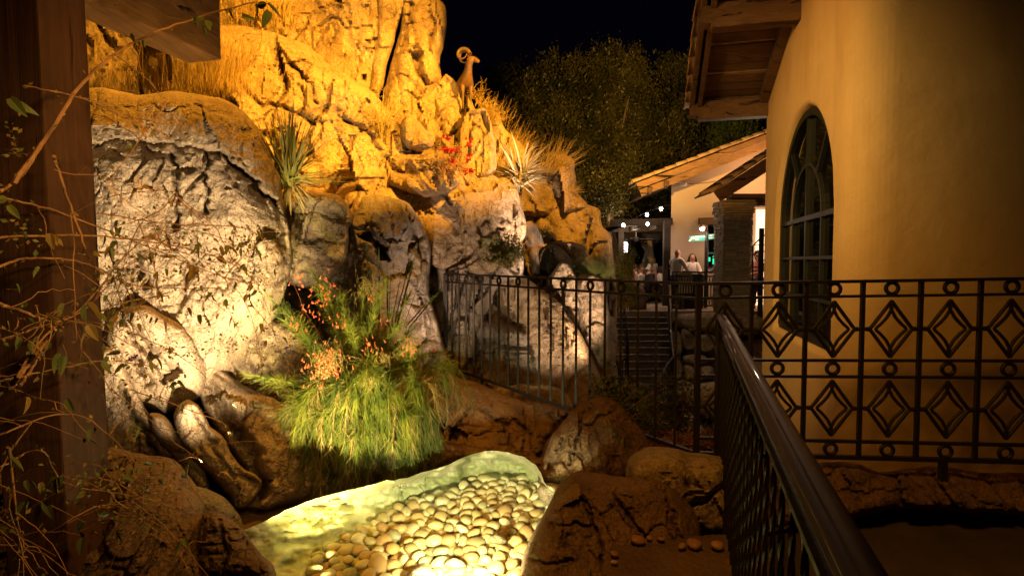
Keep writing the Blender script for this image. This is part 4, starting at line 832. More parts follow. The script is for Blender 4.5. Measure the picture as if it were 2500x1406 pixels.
# firecracker shrub: arching stems, each with sprays of fine drooping stems
def russelia():
    rg = np.random.default_rng(11); base = P(880, 1010, 4.25); rt = plantroot('firecracker_shrub', P(900, 1150, 4.2), 'big fountain-like green shrub with coral tubular flowers hanging over the pool', 'shrub')
    def T(px, py, Y): return P(px, py, Y)
    tips = []   # arching stems given by tip pixel and depth
    main = [((945, 680), 4.0), ((935, 690), 4.05), ((790, 690), 4.2), ((770, 700), 4.3), ((830, 720), 4.1), ((655, 725), 4.0), ((690, 740), 4.05), ((670, 765), 4.1), ((760, 660), 4.5), ((600, 915), 3.95), ((640, 920), 3.9), ((1010, 800), 4.2), ((1060, 870), 4.2), ((1080, 860), 4.3), ((1000, 720), 4.4), ((960, 760), 4.2), ((1040, 830), 4.4), ((720, 780), 4.1), ((890, 700), 4.3), ((850, 780), 3.9), ((980, 790), 4.), ((1090, 930), 4.2), ((1060, 1010), 4.1)]
    for _ in range(80):
        a = rg.uniform(0, 2*math.pi); r_ = rg.uniform(.3, 1)**.7; tips.append(((905+165*r_*math.cos(a), 900-140*r_*math.sin(a)+40*r_*r_), 4.15-.35*r_*max(0, -math.sin(a))+rg.uniform(-.15, .1)))
    stems = []; drape = []
    allv = []; b0 = base
    fine = []; flw = []; dry = []
    for i, (tp, Y) in enumerate(main+tips):
        tip = T(tp[0], tp[1], Y); st = b0+rg.normal(0, .07, 3); mid = (st+tip)/2+np.array([0, -.05, .12+.1*rg.uniform()]); t = np.linspace(0, 1, 12)[:, None]
        c = (1-t)**2*st+2*t*(1-t)*mid+t*t*tip; stems.append((c, .004 if i < len(main) else .003))
        n = 250 if i < len(main) else 85; tt = rg.uniform(.28, 1, n); idx = tt*11; i0 = np.minimum(idx.astype(int), 10); pos = c[i0]+(c[i0+1]-c[i0])*(idx-i0)[:, None]
        tg = (c[i0+1]-c[i0]); tg /= np.linalg.norm(tg, axis=1, keepdims=True); d = tg*.75+rg.normal(0, .5, (n, 3)); fine.append((pos, d, rg.uniform(.05, .15, n)*(1.15-.5*tt), .35))
        if i in (0, 1, 9): dry.append((pos[:60]+rg.normal(0, .01, (60, 3)), d[:60], np.full(60, .05)))
    # hanging tufts combed down from the shrub's shoulder
    for (tx, ty, Y, nn, Lm, lean) in ((745, 985, 3.95, 14, .40, -.10), (775, 950, 3.9, 20, .52, -.06), (800, 1010, 3.85, 26, .50, -.03), (850, 940, 3.82, 26, .45, -.02), (885, 1040, 3.78, 30, .38, 0), (935, 960, 3.85, 26, .42, .03), (980, 1000, 3.85, 24, .38, .06), (1010, 940, 3.95, 22, .42, .08), (1035, 1000, 4.0, 16, .34, .08), (870, 1090, 3.85, 20, .26, 0), (950, 1075, 3.85, 26, .30, .03), (995, 1075, 3.92, 18, .25, .05), (800, 1090, 3.9, 26, .30, -.02), (1055, 900, 4.1, 12, .3, .15), (905, 900, 3.85, 22, .35, 0)):
        for _ in range(nn):
            f_ = rg.uniform(-1, 1); st = T(tx+rg.normal(0, 10), ty+rg.normal(0, 10), Y+rg.normal(0, .03)); L = Lm*rg.uniform(.6, 1.15)*(1-.25*abs(f_)); out = np.array([lean+f_*.09, -.06-rg.uniform(0, .10), 0])
            t = np.linspace(0, 1, 10)[:, None]; out = out+rg.normal(0, .05, 3); c = st+out*t**.8*.9+np.array([0, 0, -L])*t**1.35+np.array([0, 0, .09])*np.sin(t*math.pi); c[:, 2] = np.maximum(c[:, 2], .10); stems.append((c, .0026))
            n = 44; idx = rg.uniform(0, 9, n); i0 = np.minimum(idx.astype(int), 8); pos = c[i0]+(c[i0+1]-c[i0])*(idx-i0)[:, None]; tg = c[i0+1]-c[i0]; tg /= np.linalg.norm(tg, axis=1, keepdims=True)+1e-9
            fine.append((pos, tg*.9+rg.normal(0, .36, (n, 3))+[0, 0, -.12], rg.uniform(.05, .15, n), .3))
    b = MB()
    for c, r_ in stems[:len(main)]: b.tube([tuple(x) for x in c], [r_*(1.2-.8*q/11) for q in range(12)], 5)
    o = b.build('stem', M['russelia'], rt, smooth=True); o.matrix_parent_inverse = Matrix.Translation(-rt.location)
    kinds = rg.choice(3, len(fine), p=[.52, .33, .15]); kinds[:len(main)] = 0
    subs = stems[len(main):]; sk = kinds[len(main):]
    for kk, mt in ((0, 'russelia'), (1, 'russelia_dark'), (2, 'russelia_dry')):
        ff_ = [f for f, q in zip(fine, kinds) if q == kk]
        pos = np.concatenate([f[0] for f in ff_]); d = np.concatenate([f[1] for f in ff_]); L = np.concatenate([f[2] for f in ff_])
        v, f, pts = strands(pos, d, L, L*.35, 5, .0019, 3, .014, 5+kk); vs = [(v, f)]
        for (c, r_), q in zip(subs, sk):
            if q != kk: continue
            vv, f2, _ = strands(c[:-1], c[1:]-c[:-1], np.linalg.norm(c[1:]-c[:-1], axis=1), np.zeros(len(c)-1), 2, r_*.7, 3, 0, 1, False); vs.append((vv, f2))
        v, fl_ = merge(vs); o = child('foliage', mesh_np(v, fl_), mt, rt); tag(o, kind='stuff')
    # dry sprays
    v, f, _ = strands(np.concatenate([q[0] for q in dry]), np.concatenate([q[1] for q in dry]), np.concatenate([q[2] for q in dry]), np.zeros(180), 4, .0013, 3, .02, 3)
    rg2 = np.random.default_rng(5); pp = []
    for cx, cy, Y, sx, n in ((800, 880, 3.80, 42, 420), (1000, 835, 4.0, 30, 120), (935, 870, 3.9, 20, 120), (905, 700, 4.0, 40, 160), (900, 930, 3.75, 22, 120)):
        q = rg2.normal(0, .45, (n, 2)); pp.append(P(cx+q[:, 0]*sx, cy+q[:, 1]*sx, Y+rg2.normal(0, .04, n)))
    pp = np.concatenate(pp); n = len(pp); v2, f2, _ = strands(pp, rg2.normal(0, .5, (n, 3))+[0, 0, -.8], rg2.uniform(.03, .07, n), np.zeros(n), 4, .0014, 3, .02, 4)
    v, fl_ = merge([(v, f), (v2, f2)]); tag(child('dry_spray', mesh_np(v, fl_), 'russelia_dry', rt), kind='stuff')
    # flowers: little drooping trumpets
    fb = MB(); fb.lathe([(.0012, 0), (.002, -.006), (.0032, -.016), (.0046, -.020), (.001, -.021)], n=6); fm_ = fb.build('f', M['flower_coral'], None, smooth=True); fme = fm_.data; bpy.data.objects.remove(fm_)
    cl = [(795, 890, 3.76, 46, 110), (730, 690, 4.1, 26, 10), (800, 700, 4.15, 30, 24), (765, 750, 4.1, 40, 26), (720, 800, 4.0, 22, 8), (840, 780, 4., 18, 10), (900, 840, 3.9, 20, 14), (1000, 845, 4.0, 22, 14), (780, 1060, 3.85, 34, 22), (940, 780, 4.1, 15, 6), (760, 1075, 3.8, 20, 12), (920, 850, 3.85, 30, 10), (1060, 850, 4.2, 12, 5), (905, 715, 4.05, 12, 5), (820, 790, 3.9, 10, 5)]
    cnt = 0
    for cx, cy, Y, s_, n in cl:
        for _ in range(n):
            if cnt >= 290: break
            p = P(cx+rg.normal(0, .5)*s_, cy+rg.normal(0, .5)*s_, Y+rg.normal(0, .03)); o = link('flower', fme, None, rt); o.location = Vector(p)-rt.location; o.rotation_euler = (rg.normal(0, .5), rg.normal(0, .5), 0); q = rg.uniform(.9, 1.5); o.scale = (q, q, q); cnt += 1
russelia()
# blades: one mesh per kind, each blade its own part
def blade_mesh(L, w, bend, n=8, fold=.25, mat='blade'):
    vs = []; fs = []
    for i in range(n+1):
        t = i/n; ww = w*(.55+.45*math.sin(min(t*3, 1)*1.5))*(1-t**2.2)+.0008; y = L*t; z = -bend*L*t*t
        vs += [(-ww/2, y, z+fold*ww), (0, y, z), (ww/2, y, z+fold*ww), (0, y, z-ww*.12)]
    for i in range(n):
        a = i*4
        for j in range(4): fs.append((a+j, a+(j+1) % 4, a+4+(j+1) % 4, a+4+j))
    me = bpy.data.meshes.new('blade'); me.from_pydata(vs, [], fs); me.update(); me.materials.append(M[mat]); return me
def rosette(name, p, n, L, w, label, cat, mat, el, az=(0, 360), bend=(.02, .2), seed=1, group=None, spread=.02, part='leaf'):
    rt = plantroot(name, p, label, cat, group); rg = random.Random(seed); ms = [blade_mesh(1, w*q/L, b_, mat=mat) for q, b_ in ((1, bend[0]), (1.2, (bend[0]+bend[1])/2), (.85, bend[1]))]
    for i in range(n):
        o = link(part, rg.choice(ms), None, rt); e = R_(rg.uniform(*el)); a = R_(rg.uniform(*az)); l = L*rg.uniform(.7, 1.08)*(.75+.25*abs(math.sin(e))**.5)
        d = Vector((math.cos(e)*math.cos(a), math.cos(e)*math.sin(a), math.sin(e))); o.rotation_mode = 'QUATERNION'; o.rotation_quaternion = d.to_track_quat('Y', 'Z'); o.scale = (l, l, l); o.location = (rg.gauss(0, spread), rg.gauss(0, spread), rg.gauss(0, spread))
    return rt
rosette('yucca', P(702, 440, 4.95), 125, .66, .026, 'spiky yucca rosette with stiff green blades beside the cracked boulder', 'yucca', 'blade', (2, 88), bend=(0, .05), seed=3, spread=.03)
rosette('yucca_skirt', P(706, 450, 4.95), 40, .30, .02, 'dead brown leaf skirt hanging under the yucca rosette', 'dead leaves', 'straw', (-60, 0), bend=(.05, .3), seed=4)
rosette('agave', P(1268, 440, 7.6), 120, .60, .05, 'silvery strap-leaved plant glowing pale at the head of the cascade', 'agave', 'blade_pale', (-12, 85), bend=(.05, .5), seed=5, spread=.04)
rt = plantroot('sword_lily', P(925, 800, 4.9), 'tall upright sword-like leaves rising behind the coral-flowered shrub', 'plant')
for (px, py, bx, w, dry) in ((895, 590, 905, .03, 1), (925, 600, 925, .028, 0), (945, 635, 948, .024, 1), (862, 610, 885, .022, 0), (850, 670, 872, .02, 0), (1010, 605, 960, .03, 0), (1020, 600, 968, .024, 0), (1040, 640, 985, .018, 0), (1090, 690, 1000, .04, 0), (955, 640, 950, .02, 0), (905, 640, 912, .03, 0), (1060, 720, 990, .025, 0), (882, 650, 900, .02, 0), (985, 640, 955, .022, 0)):
    a = V(bx, 800, 4.75); b_ = V(px, py, 4.7); L = (b_-a).length; o = link('leaf', blade_mesh(1, w*.8/L, .0, mat='blade_green'), None, rt); o.rotation_mode = 'QUATERNION'; o.rotation_quaternion = (b_-a).to_track_quat('Y', 'Z') @ Matrix.Rotation(random.uniform(-1, 1), 3, 'Y').to_quaternion(); o.scale = (L, L, L); o.location = a-rt.location
def grass(name, p, label, n, L, spread, el=(50, 90), az=(0, 360), droop=.25, r=.002, mat='straw', seed=1, cat='grass tuft', curl=.01, k=6, group=None):
    rt = plantroot(name, p, label, cat, group); v, f, _ = fountain(seed, n, p, spread, L, el, az, droop, r, k, curl); tag(child('blades', mesh_np(v, [f]), mat, rt), kind='stuff'); return rt
grass('ornamental_grass', P(540, 225, 5.6), 'tall golden ornamental grass behind the cracked boulder, below the beam end', 520, (.45, 1.0), (.16, .12, .03), (62, 90), r=.0022, seed=2)
grass('ornamental_grass', P(400, 225, 5.9), 'golden grass standing between the legs of the bronze ewe', 420, (.35, .75), (.28, .15, .02), (60, 90), r=.0022, seed=3)
grass('ornamental_grass', P(608, 60, 7.2), 'straw-coloured grass at the very top of the picture above the boulders', 520, (.5, 1.2), (.24, .15, .03), (60, 90), r=.003, seed=4)
grass('ornamental_grass', P(1335, 420, 9.3), 'fan of dry orange stalks on top of the far crag', 170, (.3, .75), (.14, .1, .03), (25, 80), (-40, 60), .05, .0035, seed=5, curl=.02)
grass('ornamental_grass', P(1232, 395, 8.6), 'soft dry golden tuft left of the silvery strap-leaved plant', 420, (.3, .75), (.10, .1, .03), (15, 75), (-30, 90), .2, .0025, seed=6)
grass('ornamental_grass', P(1395, 470, 9.3), 'tiny dry tuft on the outer edge of the far crag', 90, (.12, .3), (.03, .05, .02), (0, 80), (-60, 60), .3, .002, seed=7)
grass('ornamental_grass', P(1455, 672, 8.0), 'drooping green and brown grass tussock on the shelf beside the stream', 800, (.2, .42), (.08, .05, .03), (20, 85), droop=.9, r=.0022, mat='shrub', seed=8)
grass('ornamental_grass', P(1200, 300, 8.0), 'pale dry tuft just right of the ram statue', 200, (.15, .32), (.12, .1, .1), (30, 88), (-60, 90), .1, .002, seed=9)
# ocotillo, twisted dry shrub, bougainvillea
rt = plantroot('ocotillo', P(940, 360, 6.6), 'thin wand-like ocotillo stems fanning up from the amber ledge', 'ocotillo'); b = MB(); sp = []
for i, (tx, ty) in enumerate(((922, 195), (938, 215), (878, 240), (965, 225), (1000, 245), (1010, 238), (905, 262), (948, 240), (985, 262), (932, 255), (958, 270), (918, 285), (895, 280), (970, 290))):
    a = np.array(P(936+random.uniform(-8, 8), 352, 6.6)); c = np.array(P(tx, ty, 6.6+random.uniform(-.15, .15))); m = (a+c)/2+np.array([-(c[0]-a[0])*.22, 0, .03]); t = np.linspace(0, 1, 12)[:, None]; q = (1-t)**2*a+2*t*(1-t)*m+t*t*c; b.tube([tuple(x) for x in q], [.007*(1-.06*j) for j in range(12)], 6); sp.append(q)
o = b.build('stem', M['straw'], rt, smooth=True); o.matrix_parent_inverse = Matrix.Translation(-rt.location)
q = np.concatenate([s_[np.repeat(np.arange(12), 14)]+RNG.normal(0, .012, (168, 3)) for s_ in sp]); v, f = leaves(q, .018, 3); tag(child('leaves', mesh_np(v, f), 'blade', rt), kind='stuff')
rt = plantroot('dry_shrub', P(1190, 270, 8.3), 'bare twisted pale branches against the night sky beside the ram statue', 'shrub'); b = MB(); rs = random.Random(5)
def wig(a, c, n=9, amp=.02):
    out = []
    for i in range(n+1):
        t = i/n; p = a.lerp(c, t); out.append(p+Vector((rs.gauss(0, amp), rs.gauss(0, amp), rs.gauss(0, amp)))*min(1, i)*(1 if i < n else .5))
    return out
for (bx, by, tx, ty, k_) in ((1158, 240, 1172, 202, 5), (1165, 250, 1182, 212, 5), (1170, 255, 1188, 225, 5), (1180, 262, 1210, 255, 7), (1186, 268, 1212, 262, 7), (1195, 282, 1225, 278, 6), (1178, 258, 1196, 240, 5), (1200, 295, 1230, 285, 4), (1150, 235, 1158, 218, 3)):
    for j in range(k_):
        a = V(bx+rs.gauss(0, 4), by+rs.gauss(0, 4), 8.3); c = V(tx+rs.gauss(0, 7), ty+rs.gauss(0, 7), 8.3+rs.gauss(0, .1)); pts = wig(a, c); b.tube(pts, [.0075-.0005*i for i in range(len(pts))], 5)
o = b.build('branch', M['straw'], rt, smooth=True); o.matrix_parent_inverse = Matrix.Translation(-rt.location)
def twiggy(name, p, label, cat, boxes, Y, nst, base, r, lmat, lsize, nleaf, seed, bmat='twig', group=None, arch_=.12, upb=0.):
    """stems from a base to random points in pixel boxes, leaves scattered along their outer part"""
    rg = np.random.default_rng(seed); rt = plantroot(name, p, label, cat, group); b = MB(); lp = []
    for i in range(nst):
        bx = boxes[rg.integers(0, len(boxes))]; tx = rg.uniform(bx[0], bx[2]); ty = rg.uniform(bx[1], bx[3]); a = np.array(P(base[0]+rg.normal(0, base[2]), base[1]+rg.normal(0, base[2]*.5), Y)); c = np.array(P(tx, ty, Y+rg.normal(0, .06*Y/4)))
        m = (a+c)/2+np.array([rg.normal(0, .1), rg.normal(0, .05), abs(rg.normal(0, 1))*arch_]); t = np.linspace(0, 1, 9)[:, None]; q = (1-t)**2*a+2*t*(1-t)*m+t*t*c; q[1:] += rg.normal(0, .006*Y/4, (8, 3)); b.tube([tuple(x) for x in q], [r*(1-.085*j) for j in range(9)], 4)
        n = nleaf; u = rg.uniform(2.5, 8, n); i0 = np.minimum(u.astype(int), 7); lp.append(q[i0]+(q[i0+1]-q[i0])*(u-i0)[:, None]+rg.normal(0, .012*Y/4, (n, 3)))
    o = b.build('stem', M[bmat], rt, smooth=True); o.matrix_parent_inverse = Matrix.Translation(-rt.location)
    lp = np.concatenate(lp); v, f = leaves(lp, rg.uniform(.6, 1.2, len(lp))*lsize, seed+1, upb=upb); tag(child('leaves', mesh_np(v, f), lmat, rt), kind='stuff'); return rt
rt = twiggy('bougainvillea', P(1100, 430, 6.3), 'straggling bougainvillea with a few crimson blooms on the pink shelf', 'bougainvillea', [(1020, 335, 1160, 430), (1000, 340, 1080, 430), (1060, 335, 1160, 400)], 6.35, 60, (1098, 428, 20), .0045, 'blade', .022, 12, 21)
for cx, cy, n in ((1085, 338, 4), (1094, 340, 3), (1150, 340, 4), (1085, 362, 5), (1092, 366, 5), (1103, 370, 3), (1115, 368, 4), (1145, 358, 3), (1103, 392, 5), (1148, 384, 3), (1143, 392, 3), (1143, 418, 4), (1152, 418, 4), (1136, 420, 2)):
    for _ in range(n):
        v, f = leaves(np.repeat(P(cx+random.gauss(0, 4), cy+random.gauss(0, 3), 6.15)[None], 5, 0), .03, random.randint(0, 999), aspect=.9); child('bloom', mesh_np(v, f), 'flower_red', rt)
twiggy('small_shrub', P(1240, 640, 6.55), 'leafy green shrub growing out of the rock face left of the waterfall', 'shrub', [(1185, 570, 1290, 640), (1200, 575, 1280, 625), (1170, 600, 1250, 650)], 6.3, 110, (1240, 650, 7), .004, 'shrub', .035, 34, 22)
twiggy('small_shrub', P(1325, 590, 8.5), 'small bright green plant beside the little round stone', 'shrub', [(1308, 556, 1342, 586)], 8.5, 60, (1328, 592, 4), .003, 'shrub', .03, 16, 23)
twiggy('corner_shrub', P(1480, 1080, 3.7), 'dark glossy-leaved shrub spilling over the rock at the fence corner', 'shrub', [(1445, 1010, 1540, 1100), (1440, 900, 1540, 1010), (1450, 1040, 1520, 1100), (1480, 930, 1650, 1040)], 3.9, 150, (1510, 1040, 22), .003, 'shrub_dark', .035, 26, 24)
twiggy('corner_shrub', P(1600, 1000, 5.0), 'dark mass of leaves in the gully behind the fence', 'shrub', [(1480, 900, 1700, 1060), (1530, 930, 1740, 1080)], 5.0, 170, (1600, 1080, 50), .003, 'shrub_dark', .04, 26, 25)
twiggy('creeper', P(1520, 720, 13.), 'bright green creeper on the wall at the foot of the stringed lights', 'creeper', [(1500, 590, 1545, 700), (1510, 600, 1560, 720), (1505, 660, 1550, 760)], 13., 160, (1528, 745, 12), .005, 'creeper_leaf', .045, 40, 26)
# vine on the post
def vine():
    rg = np.random.default_rng(41); rt = plantroot('vine', P(120, 1250, 1.75), 'tangled climbing vine with ochre twigs and yellowing leaves sprawling over the timber post', 'vine')
    lms = [blade_mesh(1, w_, b_, 6, .15, m_) for w_, b_, m_ in ((.50, .1, 'vine'), (.42, .3, 'vine'), (.55, .2, 'vine_dry'), (.45, .4, 'vine_dry'))]
    def lf(p, s_, dry=False, par=rt):
        o = link('leaf', lms[(2 if dry else 0)+int(rg.integers(0, 2))], None, par); o.location = Vector(p)-par.location; o.rotation_euler = (rg.uniform(-1.9, -.6), rg.normal(0, .6), rg.uniform(0, 6.28)); o.scale = (s_, s_, s_)
    def stemline(pts, r, b, Y0, Y1, wob=5, seed=0):
        n = len(pts); out = []; 
        for k_ in range(n-1):
            p0, p1, p2, p3 = [np.array(pts[min(max(k_+j-1, 0), n-1)], float) for j in range(4)]
            for j in range(8):
                t = j/8; out.append(.5*((2*p1)+(-p0+p2)*t+(2*p0-5*p1+4*p2-p3)*t*t+(-p0+3*p1-3*p2+p3)*t**3))
        out = np.array(out); m = len(out); out += rg.normal(0, 1, out.shape)*wob*.25; Y = np.linspace(Y0, Y1, m)+.03*np.sin(np.arange(m)*.7+seed)
        q = P(out[:, 0], out[:, 1], Y); b.tube([tuple(x) for x in q], [r*(1-.6*i/m) for i in range(m)], 6); return q
    b = MB(); Q = []
    mains = [([(-20, 480), (120, 510), (330, 590), (560, 680), (700, 700)], .0035, 1.5, 2.6), ([(-20, 580), (200, 575), (420, 600), (560, 640), (640, 700)], .0035, 1.5, 2.4), ([(-20, 660), (60, 632), (200, 640), (340, 700), (560, 700)], .004, 1.4, 2.3), ([(30, 450), (110, 340), (205, 200), (300, 120), (430, 60), (640, 0)], .0055, 1.3, 1.9), ([(0, 470), (60, 420), (130, 310)], .004, 1.3, 1.5),
             ([(25, 950), (100, 830), (210, 740), (330, 600), (440, 560), (580, 590)], .0035, 1.45, 2.4), ([(-10, 740), (80, 770), (160, 800)], .005, 1.4, 1.5), ([(30, 940), (60, 900), (100, 850), (140, 800)], .008, 1.4, 1.5), ([(50, 940), (90, 880), (110, 830), (180, 790), (300, 740), (420, 720)], .004, 1.45, 2.2), ([(0, 830), (90, 800), (200, 760), (300, 660), (400, 590)], .003, 1.5, 2.1), ([(0, 930), (140, 900), (260, 880), (400, 900)], .003, 1.5, 2.),
             ([(0, 1140), (100, 1100), (160, 1180), (330, 1210), (430, 1240)], .0028, 1.4, 1.8), ([(20, 1090), (40, 1250), (60, 1380)], .003, 1.3, 1.35), ([(130, 380), (160, 470), (205, 600), (190, 620)], .0045, 1.6, 1.65), ([(60, 210), (200, 240), (330, 300), (420, 330)], .0022, 1.5, 2.0), ([(240, 520), (400, 545), (600, 560), (680, 640), (740, 760), (700, 850)], .0025, 2., 3.1), ([(420, 470), (520, 550), (560, 620), (640, 720), (690, 900), (700, 1000)], .0025, 2.3, 3.2),
             ([(330, 955), (420, 985), (540, 1030), (560, 1060)], .0022, 2., 2.8), ([(270, 950), (360, 1020), (440, 1090), (500, 1130)], .002, 2., 2.7), ([(420, 500), (430, 470), (380, 520), (260, 560)], .0025, 2, 1.8), ([(500, 640), (600, 740), (640, 900), (650, 1000)], .002, 2.5, 3.1), ([(120, 1300), (260, 1230), (420, 1260)], .002, 1.5, 1.7), ([(0, 1060), (180, 1010), (330, 1120)], .0025, 1.45, 1.8)]
    for i, (pts, r, a, c) in enumerate(mains): Q.append(stemline(pts, r, b, a, c, 4, i))
    # side twigs
    for i in range(150):
        q = Q[int(rg.integers(0, len(Q)))]; p0 = q[int(rg.integers(2, len(q)-2))]; px0 = 1250+p0[0]/p0[1]*F; 
        if px0 > 480 and rg.uniform() < .35: continue
        L = rg.uniform(.08, .38)*p0[1]/1.8; a = rg.uniform(0, 2*math.pi); d = np.array([math.cos(a), rg.normal(0, .3), math.sin(a)*.8]); t = np.linspace(0, 1, 9)[:, None]
        c = p0+d*L*t+np.array([0, 0, -.35*L])*t*t+np.cumsum(rg.normal(0, .004, (9, 3)), 0); b.tube([tuple(x) for x in c], [.0017*(1-.07*j) for j in range(9)], 4); Q.append(c) if rg.uniform() < .5 else None
        if rg.uniform() < .3:
            for _ in range(2): lf(c[-1]+rg.normal(0, .01, 3), rg.uniform(.022, .042), rg.uniform() < .25)
    o = b.build('twig', M['twig'], rt, smooth=True); o.matrix_parent_inverse = Matrix.Translation(-rt.location)
    for (px, py, Y, s_, dr) in ((560, 605, 2.2, .055, 1), (545, 600, 2.2, .045, 1), (480, 655, 2.1, .05, 1), (470, 665, 2.1, .05, 1), (225, 1050, 1.5, .05, 0), (215, 740, 1.6, .07, 1), (225, 800, 1.6, .06, 1), (150, 870, 1.5, .06, 0), (235, 660, 1.6, .05, 1), (270, 600, 1.8, .05, 1), (340, 1035, 1.9, .045, 0), (315, 1040, 1.9, .04, 0), (60, 1225, 1.4, .05, 0), (108, 1230, 1.4, .055, 0), (130, 1160, 1.4, .05, 0), (590, 640, 2.5, .05, 0), (690, 820, 2.9, .06, 0), (670, 640, 2.8, .05, 0), (25, 250, 1.3, .06, 0), (20, 490, 1.4, .05, 0), (135, 580, 1.5, .04, 1), (500, 60, 1.8, .05, 0), (485, 45, 1.8, .04, 0), (590, 40, 1.85, .05, 0), (625, 10, 1.9, .06, 0), (655, 20, 1.9, .07, 0), (560, 20, 1.9, .05, 0), (320, 95, 1.6, .03, 0), (350, 100, 1.6, .03, 0), (285, 550, 2, .05, 0), (285, 580, 2, .05, 0), (390, 710, 2, .05, 1), (560, 690, 2.4, .05, 0), (600, 720, 2.5, .05, 1), (430, 930, 2.4, .05, 0), (410, 940, 2.4, .045, 0), (690, 740, 2.9, .05, 0)):
        for _ in range(1 if s_ < .04 else 2): lf(P(px+rg.normal(0, 6), py+rg.normal(0, 6), Y), s_*.9, bool(dr) and rg.uniform() < .8)
    for (x0_, y0_, x1_, y1_, Y, n_, dry_) in ((220, 560, 420, 700, 1.9, 16, .4), (430, 560, 640, 640, 2.3, 22, .25), (440, 640, 700, 800, 2.5, 26, .4), (200, 720, 340, 900, 1.8, 18, .3), (0, 560, 200, 1000, 1.5, 18, .5), (60, 1120, 400, 1300, 1.7, 22, .2), (560, 800, 720, 1000, 2.9, 12, .3)):
        for _ in range(n_): lf(P(rg.uniform(x0_, x1_), rg.uniform(y0_, y1_), Y+rg.normal(0, .06)), rg.uniform(.022, .048), rg.uniform() < dry_)
    sm = []
    for q in Q:
        n = int(len(q)*.9); i0 = rg.integers(0, len(q), n); sm.append(q[i0]+rg.normal(0, .006, (n, 3)))
    # clustered little leaves where the photo has leafy sprigs
    for (cx, cy, sx, sy, Y, n) in ((600, 600, 60, 40, 2.5, 240), (420, 580, 60, 20, 2.2, 90), (470, 660, 80, 40, 2.2, 160), (300, 690, 60, 50, 1.9, 150), (560, 840, 60, 30, 2.6, 90), (280, 900, 70, 60, 1.9, 130), (420, 860, 60, 30, 2.2, 100), (240, 1180, 120, 50, 1.6, 150), (330, 1270, 90, 30, 1.7, 100), (400, 1190, 80, 30, 1.8, 60), (700, 900, 30, 70, 3., 160), (640, 700, 50, 50, 2.7, 120), (60, 560, 50, 40, 1.5, 60), (30, 330, 20, 60, 1.4, 40)):
        sm.append(P(cx+rg.normal(0, .6, n)*sx, cy+rg.normal(0, .6, n)*sy, Y+rg.normal(0, .08, n)))
    sm = np.concatenate(sm); sm = sm[rg.uniform(size=len(sm)) < .62]; v, f = leaves(sm[::2], .016, 19, aspect=.6); tag(child('dry_leaves', mesh_np(v, f), 'vine_dry', rt), kind='stuff'); sm = sm[1::2]; v, f = leaves(sm, rg.uniform(.008, .021, len(sm)), 9, aspect=.6); tag(child('small_leaves', mesh_np(v, f), 'vine', rt), kind='stuff')
    M['violet'] = flat('violet_petal', (.18, .08, .42))
    for x, y, Y in ((318, 875, 2.), (452, 918, 2.4), (330, 870, 2.), (700, 850, 2.9)):
        v, f = leaves(np.repeat(P(x, y, Y)[None], 10, 0), .012, int(x), aspect=.8); child('violet_flower', mesh_np(v, f), 'violet', rt)
vine()
b = MB(); pts = [V(x, y, 6.3) for x, y in ((630, 55), (640, 70), (641, 95), (633, 120), (612, 135), (604, 150), (590, 165), (576, 178))]; b.tube(pts, .012, 8); tag(b.build('cable', M['twig'], smooth=True), 'thin looping cable lying over the amber boulders beside the beam end', 'cable')
# leaf litter under the fence
n = 900; lp = P(RNG.uniform(1560, 1740, n), RNG.uniform(1030, 1130, n), 3.9+RNG.normal(0, .1, n)); lp[:, 2] = .36+RNG.normal(0, .02, n); v, f = leaves(lp, .03, 8, aspect=.5); M['litter'] = leaf_mat('leaf_litter', (.20, .08, .03), (.30, .13, .05)); tag(link('leaf_litter', mesh_np(v, f), M['litter']), kind='stuff')
# ------------------------------------------------------------------ trees
def tree(label, blobs, Y, trunk, mat, n, seed, ls=.10):
    rg = np.random.default_rng(seed); base = P(trunk[0], trunk[1], Y); base[2] = -.1; rt = plantroot('tree', base, label, 'tree'); b = MB()
    bl = [(np.array(P(x, y+(0 if r > 30 else 8), Y+rg.normal(0, .8))), r*Y/F*(1.0 if (r > 30 and x > 1570) else .92 if r > 30 else .75)) for x, y, r in blobs]
    top = Vector(tuple(P(trunk[2], trunk[3], Y))); bs = Vector(tuple(base)); mid = bs.lerp(top, .5)+Vector((.15, 0, 0)); b.tube([bs, mid, top], [.24, .17, .11], 10)
    o = b.build('trunk', M['bark'], rt, smooth=True); o.matrix_parent_inverse = Matrix.Translation(-rt.location)
    b = MB()
    for c, r in bl:
        s_ = bs.lerp(top, rg.uniform(.55, 1)); c = Vector(tuple(c)); b.tube([s_, s_.lerp(c, .5)+Vector((0, 0, .2)), c], [.09, .05, .015], 5)
    o = b.build('limb', M['bark'], rt, smooth=True); o.matrix_parent_inverse = Matrix.Translation(-rt.location)
    pos = []; dirs = []; tot = sum(r*r for _, r in bl)
    for c, r in bl:
        m = int(n*r*r/tot); nc = max(6, m//200); d = rg.normal(0, 1, (nc, 3)); d /= np.linalg.norm(d, axis=1, keepdims=True); rad = r*rg.uniform(.45, 1.08, nc)**.6; cc = c+d*rad[:, None]*[1, .9, 1.05]
        k_ = rg.integers(0, nc, m); sp = rg.normal(0, 1, (m, 3))*[.20, .20, .34]*(.6+r*.25); pos.append(cc[k_]+sp); dirs.append(d[k_]*.6+[0, 0, .5])
    pos = np.concatenate(pos); dirs = np.concatenate(dirs); v, f = leaves(pos, rg.uniform(.7, 1.3, len(pos))*ls, seed, aspect=.55, dirs=dirs); tag(child('crown', mesh_np(v, f), mat, rt), kind='stuff'); return rt
